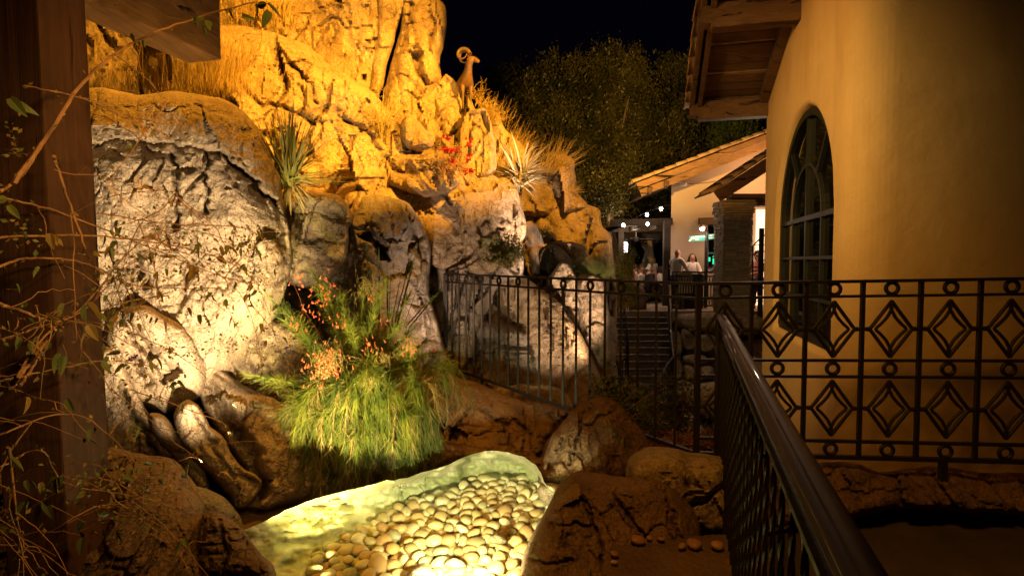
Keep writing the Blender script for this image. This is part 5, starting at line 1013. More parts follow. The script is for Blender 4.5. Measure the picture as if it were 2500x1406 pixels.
tree('tallest dark tree, its pointed tops highest against the sky', [(1480, 190, 60), (1488, 140, 28), (1445, 270, 70), (1500, 290, 80), (1470, 390, 90), (1545, 200, 45), (1547, 140, 18), (1530, 380, 70), (1420, 350, 60), (1490, 470, 70), (1470, 230, 50), (1548, 170, 24)], 24, (1500, 560, 1490, 330), 'tree', 85000, 51, .14)
tree('rounded dark tree left of the tallest one, above the far crag', [(1350, 200, 50), (1400, 240, 60), (1310, 270, 70), (1370, 330, 80), (1280, 330, 60), (1330, 400, 80), (1420, 430, 60), (1395, 190, 35), (1350, 480, 70)], 23, (1428, 560, 1390, 380), 'tree', 75000, 52, .14)
tree('dark tree between the tallest tree and the tower eave', [(1640, 230, 55), (1600, 300, 65), (1665, 300, 60), (1630, 380, 75), (1575, 420, 60), (1655, 190, 28), (1700, 240, 50), (1600, 460, 50), (1720, 330, 60), (1618, 190, 32), (1690, 200, 45), (1760, 300, 50), (1680, 400, 60)], 25, (1560, 560, 1620, 380), 'tree', 65000, 53, .14)
tree('lower dark tree at the left end of the row, behind the ram statue', [(1215, 230, 40), (1240, 290, 55), (1205, 320, 50), (1260, 230, 45), (1290, 240, 40), (1250, 380, 60)], 22, (1250, 560, 1250, 350), 'tree', 34000, 54, .12)
tree('greener tree low behind the lit tiled roof', [(1740, 370, 55), (1790, 350, 50), (1835, 340, 40), (1690, 400, 50), (1770, 420, 50)], 27, (1760, 560, 1760, 420), 'tree_green', 30000, 55, .12)
tree('leafy tree overhanging the string lights, green at its lower edge', [(1480, 470, 40), (1520, 480, 36), (1550, 460, 30), (1450, 440, 40), (1500, 500, 28), (1590, 480, 40), (1540, 420, 40)], 20.5, (1487, 600, 1487, 480), 'tree', 24000, 56, .10)
# ------------------------------------------------------------------ patio, steps, restaurant
PZL = .2
def wbox(name, x0, x1, y0, y1, z0, z1, mat, par=None, bevel=0, kind=None):
    b = MB(); b.box(((x0+x1)/2, (y0+y1)/2, (z0+z1)/2), (x1-x0, y1-y0, z1-z0))
    if par is None: o = b.build(name, M[mat], bevel=bevel)
    else: o = put(b, name, par, mat, bevel=bevel)
    if kind: tag(o, kind=kind)
    return o
def X_(px, Y): return float(P(px, 640, Y)[0])
def Z_(py, Y): return float(P(1250, py, Y)[2])
wbox('patio', 2.7, 14, 16.0, 34, -1.9, PZL, 'patio', kind='structure')
rg_ = random.Random(2)
SLAB = []
for v_ in range(5):
    b = MB(); w_ = .30+.06*v_; b.box((0, 0, 0), (w_*2-.02, .56, .03)); o = b.build('s', M['patio'], bevel=.012, seg=1); SLAB.append((o.data, w_*2)); bpy.data.objects.remove(o)
patio = bpy.data.objects['patio']
for r_ in range(4):
    x = 2.75+.2*(r_ % 2)
    while x < 8.5:
        me_, w_ = SLAB[rg_.randrange(5)]; o = link('flagstone', me_, None, patio); o.location = (x+w_/2, 16.27+r_*.57, PZL+.008+rg_.uniform(0, .006)); x += w_
st = empty('staircase', (3.6, 16, -1.6), label='long flight of dark steps climbing to the restaurant patio', cat='stairs')
xs0, xs1 = X_(1500, 15), X_(1648, 15.)
for i in range(14):
    z = PZL-.128*(i+1); y1 = 16-.27*i
    wbox('step', xs0-.1, xs1-.05*i*.3, y1-.30, y1-.002, z-.5, z-.035, 'step', st); wbox('tread', xs0-.1, xs1-.05*i*.3, y1-.33, y1-.004, z-.033, z, 'step', st, bevel=.006)
# boulders of the retaining wall right of the steps
RW = [[(1640, 780), (1655, 765), (1700, 760), (1760, 764), (1765, 800), (1730, 815), (1690, 812), (1655, 800)], [(1765, 768), (1830, 766), (1868, 775), (1868, 815), (1800, 820), (1768, 808)], [(1636, 812), (1655, 805), (1668, 830), (1664, 868), (1640, 872), (1632, 840)], [(1662, 800), (1690, 815), (1700, 850), (1672, 862), (1660, 830)], [(1700, 818), (1740, 815), (1755, 840), (1735, 862), (1706, 858)], [(1745, 820), (1800, 822), (1815, 860), (1770, 880), (1742, 862)], [(1665, 866), (1720, 864), (1738, 885), (1700, 892), (1665, 885)], [(1640, 876), (1662, 880), (1665, 925), (1640, 930)], [(1668, 888), (1695, 894), (1700, 925), (1675, 928)], [(1704, 894), (1740, 890), (1745, 930), (1706, 930)],
      [(1748, 875), (1820, 865), (1868, 880), (1868, 930), (1750, 930)], [(1650, 932), (1668, 925), (1690, 932), (1688, 942), (1655, 944)], [(1640, 945), (1700, 935), (1760, 932), (1868, 935), (1868, 1010), (1800, 1040), (1700, 1010), (1650, 1000)], [(1640, 985), (1670, 990), (1730, 1060), (1740, 1100), (1690, 1090), (1640, 1040)], [(1745, 1000), (1790, 1010), (1830, 1060), (1830, 1120), (1770, 1120), (1740, 1050)]]
labs = ['flat topped stone at the head of the retaining wall beside the steps', 'long top stone of the retaining wall under the stone pillar', 'upright oval stone touching the steps', 'wedge stone behind the oval stone in the retaining wall', 'squarish middle stone of the retaining wall', 'broad middle stone of the retaining wall seen through the diamonds', 'thin flat stone laid in the middle of the retaining wall', 'narrow upright stone low beside the steps', 'small upright stone between two others in the lower wall', 'split-looking upright stone in the lower wall', 'wide stone low in the wall beside the tower corner', 'small pale chip of stone resting on the lower boulders', 'big smooth lower boulder of the retaining wall', 'pale sloping boulder at the foot of the retaining wall', 'pale boulder at the foot of the retaining wall beside the tower']
for i, (pg, lb) in enumerate(zip(RW, labs)):
    cy = sum(p[1] for p in pg)/len(pg); Yd = 15.6-(cy-770)/300*6.5; rock(lb, pg, Yd, mat='rock', R=18, bulge=.22, thick=.7, step=4, amp=2, seed=80+i, facamp=.35, rough=.6)
tag(relief('rock_bank', [(1630, 775), (1900, 775), (1900, 1180), (1640, 1120)], 13.6, gy=-20, R=30, bulge=.1, thick=.6, step=10, seed=79, mat=M['rock_brown']), 'shaded earth and rubble behind the retaining wall stones', 'rock bank')
# restaurant wall, roof
YW = 18.6; rest = empty('restaurant', (6, YW, PZL), label='cream stucco restaurant with a raking tiled roof and lit gable', cat='building')
xl = X_(1637, YW); b = MB()
def rz_(x): return 4.02+(x-X_(1550, 17.7))*.375
nx_ = 16; xr = 12.
for i in range(nx_):
    a, c = xl+(xr-xl)*i/nx_, xl+(xr-xl)*(i+1)/nx_; b.quad((a, YW, PZL), (c, YW, PZL), (c, YW, rz_(c)-.06), (a, YW, rz_(a)-.06))
b.quad((xl, YW, PZL), (xl+2.4, YW+8, PZL), (xl+2.4, YW+8, rz_(xl)-.06), (xl, YW, rz_(xl)-.06)); put(b, 'wall', rest, 'stucco_pale')
yr = 17.7; x0 = X_(1550, yr)
for dz, h, y, w in ((-.10, .19, yr, .07), (-.30, .20, yr+.10, .07)):
    b = MB(); b.bar((x0+.05+(.12 if dz < -.2 else 0), y, rz_(x0)+dz+.02), (xr, y, rz_(xr)+dz), w, h); put(b, 'barge_board', rest, 'wood_x', bevel=.006)
b = MB(); vs = [(x, y, rz_(x)+dz) for y in (yr, YW+.4) for x in (x0, xr) for dz in (-.02, .02)]; b.add(vs, [(0, 1, 3, 2), (4, 6, 7, 5), (0, 4, 5, 1), (2, 3, 7, 6), (0, 2, 6, 4), (1, 5, 7, 3)]); put(b, 'roof_deck', rest, 'wood_x')
pit = math.atan(.375)
for i in range(19):
    x = x0-.12+i*.335
    for j, y in enumerate((yr-.07, yr+.12, yr+.33)):
        tile(rest, (x, y, rz_(x)+.05+(.03 if j == 0 else 0)), -math.pi/2, pit, 0 if j else R_(20), 1.15)
for i, (x, z) in enumerate(((x0+.45, -.38), (x0+.95, -.38))):
    b = MB(); b.bar((x, yr-.02, rz_(x)-.36), (x, YW+2, rz_(x)-.36), .14, .2); put(b, 'purlin', rest, 'wood_eave', bevel=.01)
b = MB(); b.bar((X_(1703, YW), YW-.08, Z_(541, YW)), (X_(1800, YW), YW-.08, Z_(539, YW)), .16, .22); put(b, 'lintel', rest, 'wood_eave', bevel=.01)
b = MB(); b.tube([(X_(1668, YW), YW-.05, Z_(450, YW)), (X_(1700, YW), YW-.03, Z_(449, YW)), (X_(1762, YW), YW-.03, Z_(441, YW)), (X_(1800, YW), YW-.03, Z_(438, YW))], .012, 6); put(b, 'conduit', rest, 'steel')
b = MB(); b.box((X_(1664, YW), YW-.05, Z_(451, YW)), (.14, .10, .09)); b.tube([(X_(1664, YW), YW-.1, Z_(451, YW)), (X_(1667, YW), YW-.24, Z_(453, YW))], .05, 10); put(b, 'security_camera', rest, 'white', smooth=True)
b = MB(); wx0, wx1 = X_(1727, YW), X_(1790, YW); b.quad((wx0, YW-.012, Z_(550, YW)), (wx1, YW-.012, Z_(550, YW)), (wx1, YW-.012, Z_(652, YW)), (wx0, YW-.012, Z_(652, YW))); put(b, 'service_window', rest, 'glass')
for y_ in (551, 618, 652):
    b = MB(); b.bar((wx0, YW-.03, Z_(y_, YW)), (wx1, YW-.03, Z_(y_, YW)), .05, .05); put(b, 'window_bar', rest, 'teal' if y_ == 618 else 'black')
for x_, n_ in ((1731, 6), (1741, 12)):
    b = MB()
    for q in range(n_): b.box((X_(x_, YW), YW-.04, Z_(626+q*1.7+(3 if n_ == 6 else 0), YW)), (.045, .02, .013))
    put(b, 'green_display', rest, 'led')
b = MB(); lx, lz = X_(1713, 16.95), Z_(556, 16.95); b.lathe([(.02, .10), (.05, .08), (.10, .0), (.095, -.01)], (lx, 16.95, lz), 14); put(b, 'lamp_shade', rest, 'steel', smooth=True)
b = MB(); b.lathe([(.03, .05), (.06, .03), (.065, -.03), (.02, -.06)], (lx, 16.95, lz-.03), 12); put(b, 'lamp_bulb', rest, 'lampglass', smooth=True)
b = MB(); b.tube([(lx, 16.95, lz+.09), (lx+.06, 17.05, lz+.13), (lx+.13, 17.2, lz+.05)], .012, 6); put(b, 'lamp_arm', rest, 'black', smooth=True)
lamp('wall_lamp_light', 'POINT', (lx-.02, 16.80, lz-.05), (1, .60, .42), 60, radius=.05)
# sign post
sg = empty('sign_post', (X_(1724, 17.2), 17.2, PZL), label='dark signpost with two teal arrow signs in front of the cream wall', cat='signpost')
b = MB(); sx = X_(1724, 17.2); b.tube([(sx, 17.2, PZL), (sx, 17.2, Z_(566, 17.2))], .055, 10); b.lathe([(.02, 0), (.05, .03), (.02, .09), (.003, .13)], (sx, 17.2, Z_(566, 17.2)), 10); put(b, 'pole', sg, 'black', smooth=True)
def letters(s_, size, mat, par, loc, rot):
    cu = bpy.data.curves.new('lettering', 'FONT'); cu.body = s_; cu.size = size; cu.align_x = 'CENTER'; cu.align_y = 'CENTER'; cu.extrude = .002; cu.resolution_u = 2
    t = bpy.data.objects.new('tmp', cu); COL.objects.link(t); me = bpy.data.meshes.new_from_object(t.evaluated_get(bpy.context.evaluated_depsgraph_get())); bpy.data.objects.remove(t)
    me.materials.clear(); me.materials.append(M[mat]); o = link('lettering', me, None, par); o.location = loc; o.rotation_euler = rot
def sign(px0, px1, py0, py1, dy, txts, arrow):
    a = Vector((X_(px0, 17.15), 17.13, Z_(py0, 17.15))); c = Vector((X_(px1, 17.15), 17.13, Z_(py1, 17.15))); h = dy*17.15/F
    b = MB(); b.bar(a, c, .02, h); pl = put(b, 'sign_panel', sg, 'teal', bevel=.004)
    d = (c-a).normalized(); ang = math.atan2(d.z, d.x)
    for s_, fx, fz, sz in txts:
        letters(s_, sz, 'white', sg, a.lerp(c, fx)+Vector((0, -.016, fz*h))-sg.location, (math.pi/2, -ang, 0))
    b = MB(); (ax, az, s_) = arrow; p = a.lerp(c, ax)+Vector((0, -.017, az*h)); L = .085
    f = lambda u, v: p+Vector((s_*u, 0, v))
    if s_ > 0: pts = [[f(-.12, -.012), f(.05, -.012), f(.05, .012), f(-.12, .012)], [f(.04, -.05), f(.11, 0), f(.04, .05)]]
    else: pts = [[f(-.10, .03), f(.02, .03), f(.02, .055), f(-.10, .055)], [f(.0, .055), f(.07, -.02), f(.045, -.04), f(-.01, .03)], [f(.02, -.045), f(.09, -.055), f(.085, .01)]]
    for g in pts: b.add(g, [tuple(range(len(g)))])
    put(b, 'arrow', sg, 'white')
sign(1681, 1720, 584, 581, 13.5, [('BAR - HAPPY HOUR', .55, .22, .048), ('SEAT', .48, -.22, .055)], (.16, -.12, -1))
sign(1728, 1759, 579, 575, 13.5, [('RESTROOMS', .45, .2, .05), ('PARKING', .3, -.22, .05)], (.78, -.18, 1))
# podium with board
pod = empty('host_stand', (X_(1695, 17.0), 17.0, PZL), label='dark wooden host stand with a cream notice board on its side', cat='podium')
px0, px1 = X_(1668, 17), X_(1712, 17)
b = MB(); b.box(((px0+px1)/2, 17.0, PZL+.52), (px1-px0, .45, 1.04)); put(b, 'cabinet', pod, 'cloth_dark', bevel=.01)
b = MB(); b.bar((px0-.06, 16.95, PZL+1.12), (px1+.06, 16.95, PZL+1.09), .56, .05); put(b, 'desk_top', pod, 'wood_eave', bevel=.01)
bd = empty('notice_board', (X_(1672, 16.6), 16.6, PZL), label='cream notice board lettered SUNDAY BUFFET in front of the host stand', cat='notice board')
b = MB(); b.box((X_(1674, 16.6), 16.6, Z_(690, 16.6)), (.44, .03, .62)); put(b, 'board', bd, 'cream', bevel=.004)
b = MB(); b.box((X_(1674, 16.6), 16.62, (PZL+Z_(716, 16.6))/2), (.05, .03, Z_(716, 16.6)-PZL)); put(b, 'leg', bd, 'black')
for s_, z_, sz in (('SUNDAY', 669, .075), ('BUFFET', 676, .105)):
    letters(s_, sz, 'wood_post', bd, Vector((X_(1674, 16.6), 16.58, Z_(z_, 16.6)))-bd.location, (math.pi/2, 0, 0))
# patio railing with interlaced ovals
pr_ = empty('patio_railing', (X_(1640, 16.2), 16.2, PZL), label='low iron patio railing with interlaced ovals beside the host stand', cat='railing')
ra, rb = X_(1641, 16.2), X_(1763, 16.2)
for z_ in (664, 674, 747):
    b = MB(); b.bar((ra, 16.2, Z_(z_, 16.2)), (rb, 16.2, Z_(z_, 16.2)), .03, .025); put(b, 'rail', pr_)
for px in (1642, 1652, 1752, 1762):
    b = MB(); b.bar((X_(px, 16.2), 16.2, PZL), (X_(px, 16.2), 16.2, Z_(664, 16.2)), .025, .025, up=(0, 1, 0)); put(b, 'post', pr_)
for i in range(13):
    cx = X_(1662+i*6.8, 16.2); cz = (Z_(674, 16.2)+Z_(747, 16.2))/2; hh = (Z_(674, 16.2)-Z_(747, 16.2))/2
    b = MB(); b.tube([(cx+.075*math.cos(a), 16.2+.012*(i % 2), cz+hh*.98*math.sin(a)) for a in np.linspace(0, 2*math.pi, 24, endpoint=False)], .011, 6, closed=True); put(b, 'oval', pr_, smooth=True)
# stone pillar
YP = 15.2; pil = empty('stone_pillar', (X_(1803, YP), YP, PZL), label='square pillar of thin stacked ledger stones in front of the restaurant', cat='pillar')
pxl, pxr = X_(1768, YP), X_(1836, YP); zt, zb = Z_(506, YP), -.05; dep = pxr-pxl
wbox('core', pxl+.05, pxr-.05, YP+.05, YP+dep-.05, zb, zt, 'black', pil)
cube = []
rs = random.Random(8)
def stone_mesh():
    b = MB(); b.box((0, 0, 0), (1, 1, 1)); o = b.build('s', M['ledger'], bevel=.06, seg=1); me = o.data; bpy.data.objects.remove(o)
    for v in me.vertices: v.co += Vector((rs.gauss(0, .03), rs.gauss(0, .03), rs.gauss(0, .05)))
    return me
SM = [stone_mesh() for _ in range(6)]
z = zb; cnt = 0
while z < zt+.12:
    h = rs.uniform(.045, .085); capx = .07 if z > zt-.02 else (.035 if z > zt-.16 else 0)
    for side in (0, 1):
        x = -dep/2-capx
        while x < dep/2+capx-.04:
            w_ = min(rs.uniform(.14, .36), dep/2+capx-x); jit = rs.uniform(-.018, .018)
            o = link('stone', rs.choice(SM), None, pil); o.scale = (w_-.008, .12, h-.008)
            if side == 0: o.location = (pxl+dep/2+x+w_/2-pil.location.x, YP+.03-capx+jit-pil.location.y, z+h/2-pil.location.z)
            else: o.location = (pxl+.03-capx+jit-pil.location.x, YP+dep/2+x+w_/2-pil.location.y, z+h/2-pil.location.z); o.rotation_euler = (0, 0, math.pi/2)
            x += w_; cnt += 1
    z += h
print('ledger', cnt)
b = MB(); b.box(((pxl+pxr)/2, YP+dep/2, zt+.14), (dep+.10, dep+.1, .10)); put(b, 'capstone', pil, 'ledger', bevel=.01)
# porch roof above the pillar
pch = empty('porch_roof', (X_(1800, YP), YP, 2.2), label='small tiled porch roof on a timber beam above the stone pillar', cat='roof')
b = MB(); b.box((X_(1830, YP)+.1, YP+.35, Z_(486, YP)+.0), (1.1, .4, .32)); put(b, 'beam', pch, 'wood_eave', bevel=.01)
xp0 = X_(1735, YP-.5); zp0 = Z_(470, YP-.5)
def rp(x): return zp0+(x-xp0)*.66
b = MB(); b.bar((xp0+.10, YP-.5, rp(xp0)-.06), (xp0+2.6, YP-.5, rp(xp0+2.5)-.08), .07, .17); put(b, 'barge_board', pch, 'wood_eave', bevel=.006)
b = MB(); b.bar((xp0+.22, YP-.4, rp(xp0)-.16), (xp0+2.6, YP-.4, rp(xp0+2.5)-.26), .07, .16); put(b, 'rafter', pch, 'wood_eave', bevel=.006)
b = MB(); b.add([(x, y, rp(x)+dz) for y in (YP-.5, YP+.9) for x in (xp0, xp0+2.6) for dz in (-.02, .02)], [(0, 1, 3, 2), (4, 6, 7, 5), (0, 4, 5, 1), (2, 3, 7, 6), (0, 2, 6, 4), (1, 5, 7, 3)]); put(b, 'roof_deck', pch, 'wood_eave')
for i in range(9):
    x = xp0-.08+i*.29
    for j, y in enumerate((YP-.56, YP-.34, YP-.12, YP+.1)): tile(pch, (x, y, rp(x)+.05), -math.pi/2, math.atan(.66), 0 if j else R_(15), 1.2)
# lit doorway right of the pillar and its iron gate
b = MB(); b.quad((X_(1845, YW)-.02, YW-.02, PZL), (X_(1900, YW), YW-.02, PZL), (X_(1900, YW), YW-.02, Z_(512, YW)), (X_(1845, YW)-.02, YW-.02, Z_(512, YW))); put(b, 'doorway', rest, 'warmglow')
lamp('doorway_light', 'POINT', (X_(1855, 17.5), 17.6, 1.9), (1, .7, .45), 45, radius=.1)
gt = empty('iron_gate', (X_(1840, 15), 15., PZL), label='tall arched iron gate with diamond scrolls between the pillar and the tower', cat='gate')
b = MB(); gx0, gx1 = X_(1838, 15), X_(1880, 15)
b = MB(); b.tube([(gx0, 15, PZL)]+[(gx0+(gx1-gx0)*t, 15, Z_(600-30*math.sin(t*math.pi/2), 15)) for t in np.linspace(0, 1, 8)], .018, 6); put(b, 'frame', gt, smooth=True)
for z_ in (598, 652, 662, 735):
    b = MB(); b.bar((gx0, 15, Z_(z_, 15)), (gx1, 15, Z_(z_, 15)), .02, .02); put(b, 'rail', gt)
for zz in (625, 690, 715):
    for xx in (1849, 1863):
        b = MB(); c = Vector((X_(xx, 15), 15, Z_(zz, 15))); b.tube([c+Vector((.07*math.cos(a), 0, .17*math.sin(a))) for a in (0, math.pi/2, math.pi, 1.5*math.pi)], .012, 6, closed=True); put(b, 'diamond', gt)
b = MB(); b.box((X_(1858, 15.2), 15.2, 1.3), (.10, .1, 2.4)); put(b, 'post', gt)
# stair handrails
def stair_rail(label, pts, balus, news):
    rt = empty('stair_railing', V(*pts[-1]), label=label, cat='railing'); q = [V(*p) for p in pts]
    b = MB(); b.tube(q, .024, 8); put(b, 'rail', rt, 'handrail', smooth=True)
    b = MB(); b.tube([p+Vector((0, 0, -.75)) for p in q[:-1]], .013, 6); put(b, 'lower_rail', rt, smooth=True)
    for i in range(balus):
        t = (i+.5)/balus*(len(q)-2); i0 = int(t); p = q[i0].lerp(q[i0+1], t-i0); b = MB(); b.tube([p, p+Vector((0, 0, -.75))], .011, 5); put(b, 'baluster', rt)
    for (x, y0, y1, Y) in news:
        b = MB(); a = V(x, y1, Y); c = V(x, y0, Y); b.tube([a, c], .03, 8); b.lathe([(.03, 0), (.05, .03), (.02, .07), (.045, .11), (.03, .15), (.003, .22)], c, 10); put(b, 'newel', rt, smooth=True)
stair_rail('iron stair railing on the left of the steps, ending in a curved scroll', [(1514, 668, 15.6), (1520, 720, 14.6), (1530, 790, 13.2), (1535, 860, 12.4), (1530, 876, 12.3), (1508, 886, 12.2), (1492, 912, 12.1)], 14, [(1508, 665, 760, 15.7), (1497, 855, 900, 12.)])
stair_rail('iron stair railing on the right of the steps, beside the retaining stones', [(1632, 690, 15.7), (1636, 770, 14.6), (1640, 830, 13.4), (1645, 870, 12.), (1630, 890, 11.6), (1608, 930, 10.6), (1592, 972, 9.8)], 18, [(1633, 660, 755, 15.8)])
# ------------------------------------------------------------------ patio on the left: pergola, lights, diners
pg = empty('pergola', (4.4, 20, PZL), label='dark timber pergola over the dining patio', cat='pergola')
for i, (y0, x0_, x1_, z_) in enumerate(((18.3, 1490, 1640, 545), (20., 1495, 1650, 560), (22.5, 1500, 1660, 575), (25, 1500, 1660, 585))):
    b = MB(); b.bar((X_(x0_, y0), y0, Z_(z_, y0)), (X_(x1_, y0), y0, Z_(z_-4, y0)), .12, .22); put(b, 'beam', pg, 'wood_dark')
for px in (1512, 1560, 1605):
    b = MB(); b.bar((X_(px, 18.3), 18.3, 2.75), (X_(px, 26)-1.5, 26, 2.75), .1, .16); put(b, 'rafter', pg, 'wood_dark')
for px, y in ((1627, 17.9), (1515, 20), (1544, 24)):
    b = MB(); b.box((X_(px, y), y, (PZL+2.9)/2), (.20, .2, 2.9-PZL)); put(b, 'post', pg, 'wood_dark', bevel=.01)
wbox('dark_screen', 3.0, 9, 30, 30.1, 0, 4.5, 'dark', pg)
for i, (px, py) in enumerate(((1522, 550), (1581, 547), (1580, 524), (1614, 510))):
    p = V(px, py, 17.6); rt = empty('string_light', p, label=('lowest left bulb of the string lights', 'bulb hanging just below the middle one', 'middle bulb of the string lights', 'topmost bulb of the string lights, nearest the roof')[i], cat='light bulb', group=None)
    b = MB(); b.lathe([(.014, .055), (.034, .035), (.046, 0), (.034, -.038), (.003, -.055)], p, 12); put(b, 'bulb', rt, 'bulb', smooth=True)
    b = MB(); b.lathe([(.018, .05), (.018, .10), (.005, .11)], p, 8); put(b, 'socket', rt, 'black')
    lamp('bulb_light', 'POINT', p+Vector((0, -.08, -.1)), (1, .72, .48), 2.5, radius=.05)
b = MB(); b.tube([V(1490, 560, 17.6), V(1522, 544, 17.6), V(1580, 518, 17.6), V(1614, 504, 17.6), V(1636, 500, 17.8)], .007, 5); tag(b.build('light_cable', M['black']), 'black cable carrying the string lights', 'cable')
for px, py, Y, lab in ((1553, 586, 21, 'ceiling fan with flat blades under the pergola, the nearer and left one'), (1600, 592, 24, 'farther ceiling fan under the pergola')):
    fn = empty('ceiling_fan', V(px, py, Y), label=lab, cat='ceiling fan'); c = V(px, py, Y); b = MB(); b.lathe([(.02, .45), (.02, .12), (.10, .10), (.12, .02), (.05, -.05)], c, 12); put(b, 'motor', fn, 'steel', smooth=True)
    for a in (0, 2.1, 4.2):
        b = MB(); b.bar(c+Vector((math.cos(a)*.12, math.sin(a)*.12, .04)), c+Vector((math.cos(a)*.62, math.sin(a)*.62, .04)), .14, .012); put(b, 'blade', fn, 'steel')
for px, py, Y, w_, h_, lab in ((1595, 577, 21, .55, .30, 'black television hung under the pergola beams'), ):
    tv = empty('television', V(px, py, Y), label=lab, cat='television'); b = MB(); b.box(V(px, py, Y), (w_, .07, h_)); put(b, 'case', tv, 'black', bevel=.01); b = MB(); b.box(V(px, py, Y)-Vector((0, .037, 0)), (w_-.05, .005, h_-.05)); put(b, 'screen', tv, 'glass')
pt = plantroot('patio_tree', V(1590, 700, 23), 'pale forked tree trunk growing up through the dining patio', 'tree'); b = MB()
b.tube([V(1594, 712, 23), V(1592, 660, 23), V(1591, 630, 23)], [.22, .17, .15], 9); b.tube([V(1591, 640, 23), V(1586, 600, 23), V(1583, 560, 23)], [.14, .12, .09], 8); b.tube([V(1591, 640, 23), V(1578, 610, 23), V(1563, 585, 23)], [.12, .09, .06], 8); put(b, 'trunk', pt, 'bark', smooth=True)
for i, (px, py, Y, w_, h_, lab) in enumerate(((1526, 606, 25, .22, .36, 'small lit wall lantern beside the creeper'), (1543, 617, 26, .18, .12, 'distant lit lamp right of the lantern'))):
    b = MB(); c = V(px, py, Y); b.box(c, (w_, .1, h_)); b.lathe([(w_*.6, h_/2), (w_*.4, h_/2+.08), (.01, h_/2+.14)], c, 8); tag(b.build('lantern', flat('lantern_glow_%d' % i, (.9, .8, .7), em=(1, .85, .7), es=5)), lab, 'lantern')
lamp('patio_light', 'POINT', (4.0, 19.2, 2.5), (1, .72, .5), 60, radius=.1)
